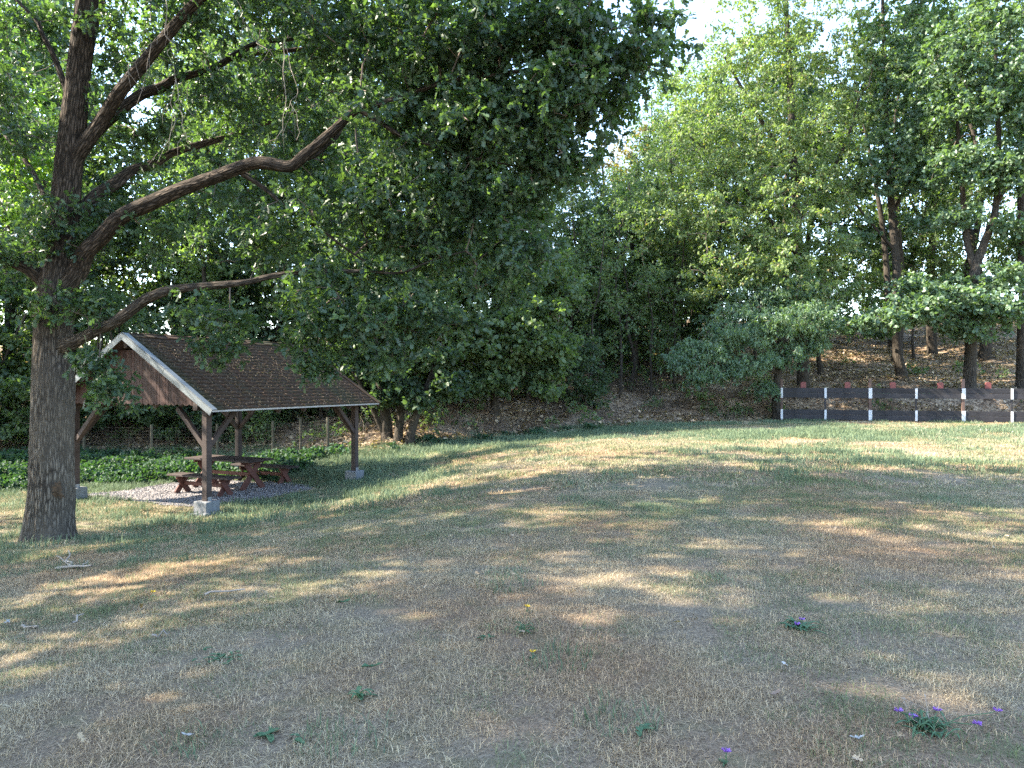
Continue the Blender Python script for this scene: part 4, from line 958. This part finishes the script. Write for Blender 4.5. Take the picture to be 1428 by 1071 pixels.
# ------------------------------------------------------------------ woodland kinds: one built, the others copies
def proto(name, seed, H, hb, R, ncl, leafmat, tm, size, rt, nstems=1, nt=10, nl=5, rc=(.5, .85), lobes=16, thin=1.0):
    r = np.random.default_rng(seed); root = empty(name); skel = []
    for s in range(nstems):
        lean = r.normal(size=2) * (.03 * H if nstems == 1 else .16 * H); n = 7
        pts = [np.array([lean[0] * t ** 1.3 + r.normal() * .012 * H * (t > 0), lean[1] * t ** 1.3 + r.normal() * .012 * H * (t > 0), -.2 + t * (H * .93 + .2)]) for t in np.linspace(0, 1, n)]
        if nstems > 1:
            for p in pts: p[:2] += np.array([math.cos(s * 2.4), math.sin(s * 2.4)]) * .18
        q = np.interp(np.linspace(0, 1, n), [0, .08, .5, 1], [rt * 1.4, rt, rt * .62, .03])
        v, f, p, rr, la = bark_tube(np.array(pts), q, 12, seed + s, 6, .05)
        link('trunk', np_mesh('trunk', v, f, M['bark'], True, attrs=la), root); skel.append(p[max(2, int(len(p) * hb / H * .8)):])
    ts = r.random(lobes); cs = []
    for i in range(lobes):
        t = (i + r.random()) / lobes; z = hb + (H - hb) * t
        prof = math.sin(math.pi * min(1, (t * .82 + .16))) ** .7 * R
        a = i * 2.4 + r.normal() * .5; q = prof * r.uniform(.35, .85)
        k = max(3, int(ncl / lobes * (.6 + .8 * prof / R)))
        cs.append(np.array([math.cos(a) * q, math.sin(a) * q, z]) + unit(r.normal(size=(k, 3))) * (r.random((k, 1)) ** .45) * np.array([R * .46, R * .46, (H - hb) * .12]))
    cen = np.concatenate(cs); cen = cen[cen[:, 2] > .15]
    tag(link('branches', grow(r, np.vstack(skel), cen, .008, rt * .45, .14, .06).mesh('branches', M['twig']), root), kind='stuff')
    link('crown', leaf_mesh('crown', leaf_arrays(r, cen, r.uniform(rc[0], rc[1], len(cen)), nt, nl, size, .55, .2), tm, M[leafmat]), root)
    return root
KIDS = {}
def copy_tree(src, x, y, s, rz, name=None):
    if src not in KIDS: KIDS[src] = [o for o in COL.objects if o.parent == src]
    r = src.copy(); COL.objects.link(r)
    if name: r.name = name
    for ch in KIDS[src]:
        c = ch.copy(); COL.objects.link(c); c.parent = r
    r.location = (x, y, gz(x, y) - .05); r.rotation_euler = (0, 0, rz); r.scale = (s, s, s)
    return r
PR = {'broad': [proto('broad_tree', 201, 17, 3.2, 4.2, 400, 'dark_leaf', T_BROAD, .18, .24), proto('broad_tree', 202, 18, 4.0, 4.0, 400, 'mid_leaf', T_SIMPLE, .19, .24)],
      'slim': [proto('slim_tree', 203, 16, 5.5, 2.4, 190, 'mid_leaf', T_SIMPLE, .18, .13, lobes=12), proto('slim_tree', 204, 15, 4.2, 2.2, 180, 'dark_leaf', T_BROAD, .17, .12, lobes=12)],
      'bush': [proto('wild_bush', 205, 4.6, .4, 2.0, 130, 'dark_leaf', T_BROAD, .14, .05, 5, rc=(.35, .55), lobes=12), proto('wild_bush', 206, 4.0, .3, 1.9, 120, 'mid_leaf', T_BROAD, .13, .045, 5, rc=(.35, .55), lobes=11)],
      'thin': [proto('bare_sapling', 207, 9, 2.5, 1.6, 50, 'mid_leaf', T_SIMPLE, .15, .07, lobes=9)]}
USED = set()
def put(kind, k, x, y, s, rz, label, cat, group, name=None):
    src = PR[kind][k]
    if src not in USED:
        USED.add(src); KIDS[src] = [o for o in COL.objects if o.parent == src]
        o = src; o.location = (x, y, gz(x, y) - .05); o.rotation_euler = (0, 0, rz); o.scale = (s, s, s)
    else:
        o = copy_tree(src, x, y, s, rz)
    tag(o, label, cat, group); ROWS.setdefault(group, []).append((x / y, o, label))
ROWS = {}
rr = random.Random(77)
# behind the shelter and left
WL = 'woodland tree in the shaded wood behind the shelter'
for k, x, y, s in ((0, -20, 30, 1.05), (1, -14.5, 33, 1.1), (0, -9.5, 30.5, 1.0), (1, -4.5, 33.5, 1.05), (0, -26, 27, 1.0), (0, -16, 40, 1.15), (1, -23, 38, 1.1), (0, -7.5, 41, 1.1), (0, -1.0, 37, .92), (1, -33, 35, 1.1), (0, 0.4, 45, .85), (1, -30, 46, 1.2), (0, -12, 48, 1.2)):
    put('broad', k, x, y, s, rr.uniform(0, 6), WL, 'tree', 'trees in the wood behind the shelter')
for k, x, y, s in ((0, -11.5, 28.3, .9), (1, -7.0, 29.0, .85), (0, -2.5, 30, .85), (1, -17, 29, .95), (1, -13.4, 31.2, .9), (0, -5.4, 27.4, .8)):
    put('slim', k, x, y, s, rr.uniform(0, 6), 'slim trunked tree at the edge of the dark wood behind the shelter', 'tree', 'slim trees behind the shelter')
# middle of the wood
for k, x, y, s in ((0, 2.6, 33.5, .58), (1, 4.0, 34.5, .60), (0, 5.2, 33.0, .60), (1, 6.4, 38, .68), (0, 7.8, 36, .75), (1, 3.2, 40, .62), (0, 9.3, 40.5, .95), (1, 10.5, 37.5, .95), (0, 5.6, 44, .66), (0, 1.2, 32.0, .56)):
    put('slim', k, x, y, s, rr.uniform(0, 6), 'slender shaded tree in the middle of the wood left of the pale tree', 'tree', 'slender trees in the middle of the wood')
for k, x, y, s in ((0, 8.9, 47, .82), (1, 13.5, 49, 1.0), (0, 18.5, 47, 1.0), (1, 28, 46, 1.1), (0, 33, 42, 1.1), (0, 30, 35, 1.0), (1, 37, 50, 1.15), (0, 22.5, 44, 1.1), (1, 25, 39.5, 1.0), (0, 15.5, 43, 1.05), (1, 20, 38.8, .9), (1, 10.8, 52, 1.0)):
    put('broad', k, x, y, s, rr.uniform(0, 6), 'leafy tree standing behind the first row on the slope above the fence', 'tree', 'trees behind the first row above the fence')
for x, y, s in ((3.4, 31.0, .8), (4.6, 31.8, .9), (6.0, 32.2, .8), (2.2, 30.6, .7), (7.4, 33.8, .9), (12.6, 38.5, .9), (21.6, 40, 1.0), (0.6, 29.6, .7), (-3.4, 27.0, .7)):
    put('thin', 0, x, y, s, rr.uniform(0, 6), 'spindly sapling with few leaves in the undergrowth of the wood', 'sapling', 'spindly saplings in the undergrowth')
# bushes along the dark edge
for k, x, y, s in ((0, -19.6, 26.2, 1.2), (1, -17.2, 27.0, 1.1), (0, -15.0, 28.0, 1.15), (0, -23, 26.5, 1.3), (1, -12.6, 29.6, 1.0), (0, -10.2, 28.6, .95), (1, -8.2, 28.2, .85), (0, -21, 29.5, 1.4), (1, -26, 30, 1.5), (0, -14, 33.5, 1.3), (1, -18, 34, 1.4), (0, -11.2, 27.0, .8), (1, -9.2, 26.9, .75), (0, -6.9, 27.2, .8), (1, -5.0, 27.4, .75), (0, -13.2, 27.4, .9), (1, -8.6, 30.2, 1.1), (0, -5.9, 30.4, 1.1), (0, -11.6, 31.5, 1.2)):
    put('bush', k, x, y, s, rr.uniform(0, 6), 'dark leafy bush along the shaded wood edge behind the shelter', 'bush', 'bushes behind the shelter')
for k, x, y, s in ((0, -1.9, 29.2, .8), (1, .9, 30.5, .75), (0, 2.9, 29.3, .62), (1, -3.6, 29.8, .9), (0, 4.4, 36, 1.0), (1, 7.0, 40, 1.2), (0, 10, 43, 1.2), (1, 1.0, 40, 1.3), (0, -5, 36, 1.4), (0, 4.3, 43, 1.3), (1, 5.0, 46.5, 1.5)):
    put('bush', k, x, y, s, rr.uniform(0, 6), 'low bush on the leaf strewn bank in the middle of the wood', 'bush', 'bushes on the bank in the middle')
for k, x, y, s in ((0, 22.5, 53, 1.0), (1, 26, 54, .9), (0, 19.5, 54.5, .8), (1, 31, 52, 1.1), (0, 1.0, 48, 1.3), (1, 3.6, 49, 1.3), (0, 6.2, 50, 1.3), (1, 8.8, 49.5, 1.3), (0, 11.2, 50, 1.3), (1, 14, 51.5, 1.2), (0, 16.6, 52, 1.0)):
    put('bush', k, x, y, s, rr.uniform(0, 6), 'dark bush on the crest of the slope above the fence', 'bush', 'bushes on the crest of the slope')
# the trees beside the camera whose shade lies over the lawn
for kd, k, x, y, s in (('slim', 0, -13.5, 7.6, 1.15), ('slim', 1, -17.5, 9.8, 1.2), ('broad', 1, -13.0, .6, 1.0), ('slim', 0, -19, 4.6, 1.25), ('slim', 1, -12.2, 4.6, 1.1), ('broad', 0, -15, -5.5, 1.1), ('slim', 1, -22.5, 12.6, 1.25), ('slim', 0, -15.6, 2.6, 1.2), ('broad', 1, -11, -12.5, 1.0)):
    put(kd, k, x, y, s, rr.uniform(0, 6), 'tall tree beside the lawn outside the picture whose shade dapples the grass', 'tree', 'shade trees beside the lawn')

ORD = ['first', 'second', 'third', 'fourth', 'fifth', 'sixth', 'seventh', 'eighth', 'ninth', 'tenth', 'eleventh', 'twelfth', 'thirteenth', 'fourteenth', 'fifteenth', 'sixteenth', 'seventeenth', 'eighteenth', 'nineteenth', 'twentieth', 'twenty-first', 'twenty-second']
SHORT = {'trees in the wood behind the shelter': 'leafy tree in the dark wood behind the shelter', 'slim trees behind the shelter': 'slim tree at the wood edge behind the shelter',
    'slender trees in the middle of the wood': 'slender tree in the middle wood beside the pale tree', 'trees behind the first row above the fence': 'leafy tree in the back row above the board fence',
    'spindly saplings in the undergrowth': 'spindly few-leaved sapling in the undergrowth of the wood', 'bushes behind the shelter': 'dark leafy bush at the wood edge behind the shelter',
    'bushes on the bank in the middle': 'low bush on the leafy bank in the middle', 'bushes on the crest of the slope': 'dark bush on the crest of the wooded slope'}
for g, rows in ROWS.items():
    if g not in SHORT: continue
    rows.sort(key=lambda t: t[0])
    for i, (q, o, lab) in enumerate(rows):
        o['label'] = '%s, %s from the left of %d' % (SHORT[g], ORD[i], len(rows))

# ------------------------------------------------------------------ floor of the wood, ground cover, roof litter
def litter_patch(seed, n, size, ln):
    r = np.random.default_rng(seed); p = np.stack([r.uniform(-size / 2, size / 2, n), r.uniform(-size / 2, size / 2, n), r.uniform(.0, .03, n)], 1)
    ax = r.normal(size=(n, 3)); ax[:, 2] *= .35; ax = unit(ax); nm = r.normal(size=(n, 3)) * .45 + [0, 0, 1]; nm = unit(nm - ax * (nm * ax).sum(1, keepdims=True))
    return leaf_mesh('litter', (p, ax, nm, ln * r.uniform(.6, 1.3, n), r.random(n) * .95), T_BROAD, M['dead_leaf'])
lv = [litter_patch(300 + i, 46, .9, .10) for i in range(4)]
x, y = field(lambda a, b: ((b > edge_y(a) - .2) & (b < edge_y(a) + 28)) * np.clip(1.25 - (b - 28) / 40, .25, 1), 22, 60, 9000, 3)
scatter('fallen_leaves', 'brown fallen leaves carpeting the wooded bank', np.stack([x, y, ground_z(x, y) + .01], 1), np.stack([rng.normal(0, .1, len(x)) + .12, rng.normal(0, .1, len(x)), rng.uniform(0, 6, len(x)) * 0], 1), rng.uniform(.8, 1.3, len(x)), rng.integers(0, 4, len(x)), lv)
def twig_clump(seed):
    r = np.random.default_rng(seed); bag = Bag()
    for i in range(16):
        a = np.array([r.normal() * .3, r.normal() * .3, 0]); d = unit(np.array([r.normal(), r.normal(), abs(r.normal()) * .8 + .15])) * r.uniform(.3, .9)
        bag.add(*tube([a, a + d * .5 + r.normal(size=3) * .06, a + d + [0, 0, -.12]], [.007, .005, .003], 3))
    return bag.mesh('tangle', M['twig'])
def bramble_clump(seed):
    r = np.random.default_rng(seed); c = r.normal(size=(9, 3)) * [.3, .3, .14] + [0, 0, .28]
    return leaf_mesh('bramble', leaf_arrays(r, c, .22, 5, 4, .09, .8), T_BROAD, M['mid_leaf'])
x, y = field(lambda a, b: ((b > edge_y(a) + .3) & (b < edge_y(a) + 9)) * np.clip(np.where(a < 9, .9, .06 + .8 * (b < edge_y(a) + 1.8)), 0, 1) * np.clip((fnoise(a, b, .5, 61) - .25) * 3, .15, 1), 22, 44, 5200, 2)
kk = rng.integers(0, 4, len(x)); kk = np.where((rng.random(len(x)) < .22), 4 + kk % 2, kk)
scatter('undergrowth', 'tangled dead twigs and low brambles on the dark bank', np.stack([x, y, ground_z(x, y)], 1), np.stack([np.zeros(len(x)), np.zeros(len(x)), rng.uniform(0, 6, len(x))], 1), rng.uniform(.6, 1.3, len(x)), kk, [twig_clump(320 + i) for i in range(4)] + [bramble_clump(330 + i) for i in range(2)])
def cover_clump(seed):
    r = np.random.default_rng(seed); c = np.column_stack([r.uniform(-.3, .3, 14), r.uniform(-.3, .3, 14), r.uniform(.04, .24, 14)])
    return leaf_mesh('cover', leaf_arrays(r, c, .12, 4, 3, .085, .6, .1, 1.2), T_BROAD, M['cover_leaf'])
def cover_p(a, b):
    reg = (a < -6.0 - (b - 21) * -.1) & (b > 19.6 + (a + 9) * -.12 + (fnoise(a, b, .6, 63) - .5) * 2.0) & (b < np.where(a > -10.5, 23.6, 25.5) + (fnoise(a, b, .5, 64) - .5) * 1.5) & (~on_pad(a, b))
    far = (a >= -6.0) & (a < 3) & (b > edge_y(a) - 1.0) & (b < edge_y(a) + .2)
    return reg * .95 + far * .12
x, y = field(cover_p, 17, 30, 5200, 3)
scatter('ground_cover', 'leafy green ground cover between the shelter and the dark wood', np.stack([x, y, ground_z(x, y)], 1), np.stack([np.zeros(len(x)), np.zeros(len(x)), rng.uniform(0, 6, len(x))], 1), rng.uniform(.6, 1.25, len(x)), rng.integers(0, 4, len(x)), [cover_clump(340 + i) for i in range(4)])
# pale seed stalks in the strip before the fence
def seed_clump(seed):
    r = np.random.default_rng(seed); bag = Bag()
    for i in range(7):
        a = np.array([r.normal() * .18, r.normal() * .18, 0]); h = r.uniform(.10, .26); d = np.array([r.normal() * .1, r.normal() * .1, h])
        bag.add(*tube([a, a + d * .6, a + d], [.0025, .002, .002], 3)); bag.add(*tube([a + d, a + d * 1.12, a + d * 1.2], [.003, .008, .002], 4))
    return bag.mesh('seed', M['seed'])
M['seed'] = plain_mat('seed', (.22, .23, .16), (.34, .33, .23), .8, 20)
x, y = field(lambda a, b: (a > 6) * (b > edge_y(a) - 11) * (b < edge_y(a) - 5) * np.clip((fnoise(a, b, .7, 66) - .45) * 3, 0, 1), 17, 27, 300, 2)
scatter('seed_grass', 'pale grass stalks gone to seed in front of the board fence', np.stack([x, y, ground_z(x, y)], 1), np.stack([np.zeros(len(x)), np.zeros(len(x)), rng.uniform(0, 6, len(x))], 1), rng.uniform(.6, 1.2, len(x)), rng.integers(0, 3, len(x)), [seed_clump(350 + i) for i in range(3)])
# lawn litter: dry leaves dropped on the grass
lf = [leaf_mesh('dry_leaf', (np.zeros((1, 3)), np.array([[1., 0, .1]]), np.array([[0., .25, 1]]), np.array([.085]), np.array([t])), T_OAK, M['dead_leaf']) for t in (.15, .5, .8, .95)]
x, y = field(lambda a, b: lawn_ok(a, b) * np.clip(.35 + (fnoise(a, b, .4, 71) - .5) * 1.5, .05, 1), 2.5, 26, 2300)
scatter('dropped_leaves', 'single dry oak leaves dropped over the lawn', np.stack([x, y, ground_z(x, y) + .035], 1), np.column_stack([rng.normal(0, .35, len(x)), rng.normal(0, .35, len(x)), rng.uniform(0, 6, len(x))]), rng.uniform(.3, .75, len(x)), rng.integers(0, 4, len(x)), lf)
# needles and bits on the shelter roof
def roof_litter():
    A, B, OE, OG, ZE, ZR = SHD; r = np.random.default_rng(9); n = 5200
    x = r.uniform(-OG + .15, B + OG - .05, n); t = r.random(n) ** 1.1
    stripe = np.abs((t + .35 * (x / (B + .7)) - .75)) < .16 * r.random(n) + .05
    keep = (r.random(n) < .42) | stripe; x, t = x[keep], t[keep]; n = len(x)
    y = -OE + (A / 2 + OE) * t; z = ZE + (ZR - ZE) * t + .024
    a = r.uniform(0, 6.28, n); ln = r.uniform(.015, .055, n)
    c, s = math.cos(1.133), math.sin(1.133); ca, sa = math.cos(ROOF_ANG), math.sin(ROOF_ANG)
    ax = np.stack([np.cos(a), np.sin(a) * ca, np.sin(a) * sa + .1 * r.normal(size=n)], 1); nm = np.tile([0, -sa, ca], (n, 1)) + r.normal(size=(n, 3)) * .3
    ax = unit(ax); nm = unit(nm - ax * (nm * ax).sum(1, keepdims=True)); p = np.stack([x, y, z], 1)
    R = np.array([[c, -s, 0], [s, c, 0], [0, 0, 1]])
    me = leaf_mesh('roof_litter', (p @ R.T + [-6.23, 15.21, -1.10], ax @ R.T, nm @ R.T, ln * 1.0, r.random(n) * .7), T_NARROW, M['dead_leaf'])
    tag(link('roof_litter', me), 'dry needles and leaf bits lying on the shelter roof', kind='stuff')
roof_litter()

# ------------------------------------------------------------------ small single things on the lawn
def ribbon(path, widths, nrm=(0, 0, 1)):
    path = np.asarray(path, float); t = unit(np.gradient(path, axis=0)); sd = unit(np.cross(t, np.asarray(nrm, float)))
    wv = np.asarray(widths)[:, None]; v = np.concatenate([path - sd * wv, path + [0, 0, -.004], path + sd * wv]); n = len(path); i = np.arange(n - 1)
    f = np.concatenate([np.stack([i, i + 1, n + i + 1, n + i], 1), np.stack([n + i, n + i + 1, 2 * n + i + 1, 2 * n + i], 1)])
    return v, f
def weed(u, v, label, leaves, ln, flowers=(), seed=0, wdt=.012, name='weed', cat='weed', dry=0, fcol='purple', erect=.3, spread=.012):
    r = np.random.default_rng(seed); g = G(u, v); root = empty(name, g); tag(root, label, cat)
    for i in range(leaves):
        a = i * 2.4 + r.normal() * .4; l = ln * r.uniform(.6, 1.15); e = r.uniform(.05, erect) ; d = np.array([math.cos(a), math.sin(a), 0])
        b0 = np.array([r.normal(), r.normal(), 0]) * spread; sw = np.array([-d[1], d[0], 0]) * r.normal() * .35
        pth = [b0 + d * l * t + sw * l * t * t + np.array([0, 0, .012 + l * (e * 2.2 * t - e * 1.9 * t * t)]) for t in np.linspace(0, 1, 6)]
        wob = np.array([.25, .8, 1.0, .7, .75, .08]) * wdt * r.uniform(.7, 1.2)
        link('leaf', np_mesh('leaf', *ribbon(pth, wob), M['weed'], True), root)
    for (du, dv, h) in flowers:
        q = G(u + du, v + dv) - g; h0 = np.array([q[0], q[1], q[2] + h])
        bag = Bag(); bag.add(*tube([(0, 0, .01), h0 * [.45, .45, .55] + [0, 0, .02], h0 * [.85, .85, .9], h0], [.0028, .0024, .002, .002], 4))
        st = link('stem', bag.mesh('stem', M['weed']), root)
        fb = Bag(); k = 16
        for j in range(k):
            a = j / k * 6.283 + r.normal() * .1; up = r.uniform(.15, .9); d = np.array([math.cos(a), math.sin(a), up]); d /= np.linalg.norm(d)
            fb.add(*ribbon([h0 + d * .004, h0 + d * .013, h0 + d * .022], [.0015, .0030, .0012], (d[1], -d[0], .4)))
        link('flower_head', fb.mesh('flower_head', M[fcol], False), st)
    for i in range(dry):
        a = r.uniform(0, 6.28); d = np.array([math.cos(a) * .11, math.sin(a) * .11 + .02, r.uniform(.06, .13)])
        bag = Bag(); bag.add(*tube([(0, 0, 0), d * .55 + r.normal(size=3) * .02, d], [.0016, .0014, .0012], 4)); bag.add(*tube([d, d * 1.04, d * 1.08], [.002, .0045, .0015], 5))
        link('dry_stalk', bag.mesh('dry_stalk', M['pale_twig']), root)
weed(1302, 1022, 'knapweed clump with five purple flowers in the near right corner', 70, .075, ((-48, -12, .05), (-28, -5, .05), (6, -6, .07), (62, 6, .05), (90, -10, .06)), 1, .0065, 'flowering_weed', 'weed', 5, erect=1.1, spread=.055)
weed(1116, 878, 'flat knapweed rosette with two purple flowers alone in the dry grass', 40, .10, ((3, -3, .04), (-4, 2, .04)), 2, .009, 'flowering_weed', 'weed', 0, erect=.6, spread=.035)
weed(1013, 1072, 'single purple flower at the bottom edge of the lawn', 4, .04, ((0, 0, .06),), 3, .006, 'flowering_weed')
weed(730, 884, 'small dark green grass tuft right of the middle of the lawn', 16, .07, (), 4, .005, 'weed', 'weed', 0, erect=1.6)
weed(893, 1024, 'broad leaved seedling with three leaves near the bottom of the lawn', 4, .06, (), 5, .016)
weed(370, 1030, 'plantain rosette in the near lawn below the oak', 7, .08, (), 6, .016)
weed(502, 976, 'pair of upright green weeds in the near lawn', 9, .07, (), 7, .012, erect=1.0)
weed(415, 1032, 'thin weed with two pale green leaves beside the plantain rosette', 3, .07, (), 8, .014)
weed(310, 920, 'dark green clover patch in the shaded lawn', 30, .05, (), 9, .012, spread=.07)
weed(680, 893, 'small green weed left of the dark grass tuft', 7, .05, (), 10, .010)
weed(213, 834, 'low plant with one orange yellow flower below the oak', 4, .03, ((0, -1, .04),), 11, .006, 'flowering_weed', 'weed', fcol='yellow')
weed(735, 856, 'low plant with one yellow flower above the dark grass tuft', 4, .03, ((0, -1, .04),), 12, .006, 'flowering_weed', 'weed', fcol='yellow')
weed(743, 923, 'low plant with one yellow flower below the dark grass tuft', 4, .03, ((0, -1, .04),), 13, .006, 'flowering_weed', 'weed', fcol='yellow')

def lawn_leaf(u, v, label, size, mat, seed):
    r = np.random.default_rng(seed); g = G(u, v); tv, tf = T_OAK
    vv = tv * size; a = r.uniform(0, 6.28); vv[:, 1] *= .8; vv[:, 2] = np.abs(vv[:, 1]) * .3 + .25 * size * (tv[:, 0] - .5) ** 2 * 2 + r.normal(size=len(vv)) * .004
    c, s = math.cos(a), math.sin(a); vv = np.stack([vv[:, 0] * c - vv[:, 1] * s, vv[:, 0] * s + vv[:, 1] * c, vv[:, 2] + .035], 1)
    v2 = np.vstack([vv, vv - [0, 0, .0012]]); k = len(vv)
    o = link('fallen_leaf', np_mesh('fallen_leaf', v2, np.vstack([tf, tf[:, ::-1] + k]), mat), None); o.location = g
    tag(o, label, 'leaf', 'single leaves on the lawn')
lawn_leaf(1207, 1041, 'whitish curled leaf left of the knapweed clump', .07, M['pale_leaf'], 1)
lawn_leaf(1099, 940, 'whitish leaf below the knapweed rosette', .065, M['pale_leaf'], 2)
lawn_leaf(468, 848, 'green oak leaf lying on the middle of the lawn', .11, M['weed'], 3)
lawn_leaf(252, 1036, 'pale green leaf on the near lawn by the bottom edge', .08, M['pale_leaf'], 4)
lawn_leaf(12, 872, 'curled grey leaf at the left picture edge', .10, M['pale_leaf'], 5)
lawn_leaf(534, 940, 'curled dark green leaf in the shaded lawn', .12, M['weed'], 6)
lawn_leaf(1088, 976, 'tan oak leaf below the whitish leaf', .09, M['mid_brown'], 7)

def stick(label, segs, seed):
    root = None; r = np.random.default_rng(seed)
    g0 = G(*segs[0][0]); root = empty('fallen_branch', g0); tag(root, label, 'branch', 'fallen branches on the lawn')
    for i, (a, b, ra, h) in enumerate(segs):
        pa, pb = G(*a) - g0, G(*b) - g0; pa = pa + [0, 0, .03]; pb = pb + [0, 0, .03 + h]; k = 6
        pts = [pa + (pb - pa) * t + r.normal(size=3) * .015 * math.sin(math.pi * t) for t in np.linspace(0, 1, k)]
        bag = Bag(); bag.add(*tube(pts, np.linspace(ra, ra * .5, k), 6)); link('twig', bag.mesh('twig', M['pale_twig']), root)
stick('forked grey fallen branch on the grass in front of the oak trunk', [((78, 797), (128, 795), .018, .02), ((100, 795), (95, 783), .012, .10), ((104, 795), (78, 786), .010, .06), ((110, 796), (122, 790), .008, .03)], 1)
stick('thin straight fallen stick lying across the shaded lawn', [((285, 835), (342, 828), .010, .0)], 2)
stick('short thin fallen stick at the left edge of the lawn', [((30, 879), (52, 879), .012, 0), ((100, 875), (116, 866), .008, .02)], 3)
stick('dark fallen stick on the near lawn', [((212, 894), (236, 892), .009, .01)], 4)
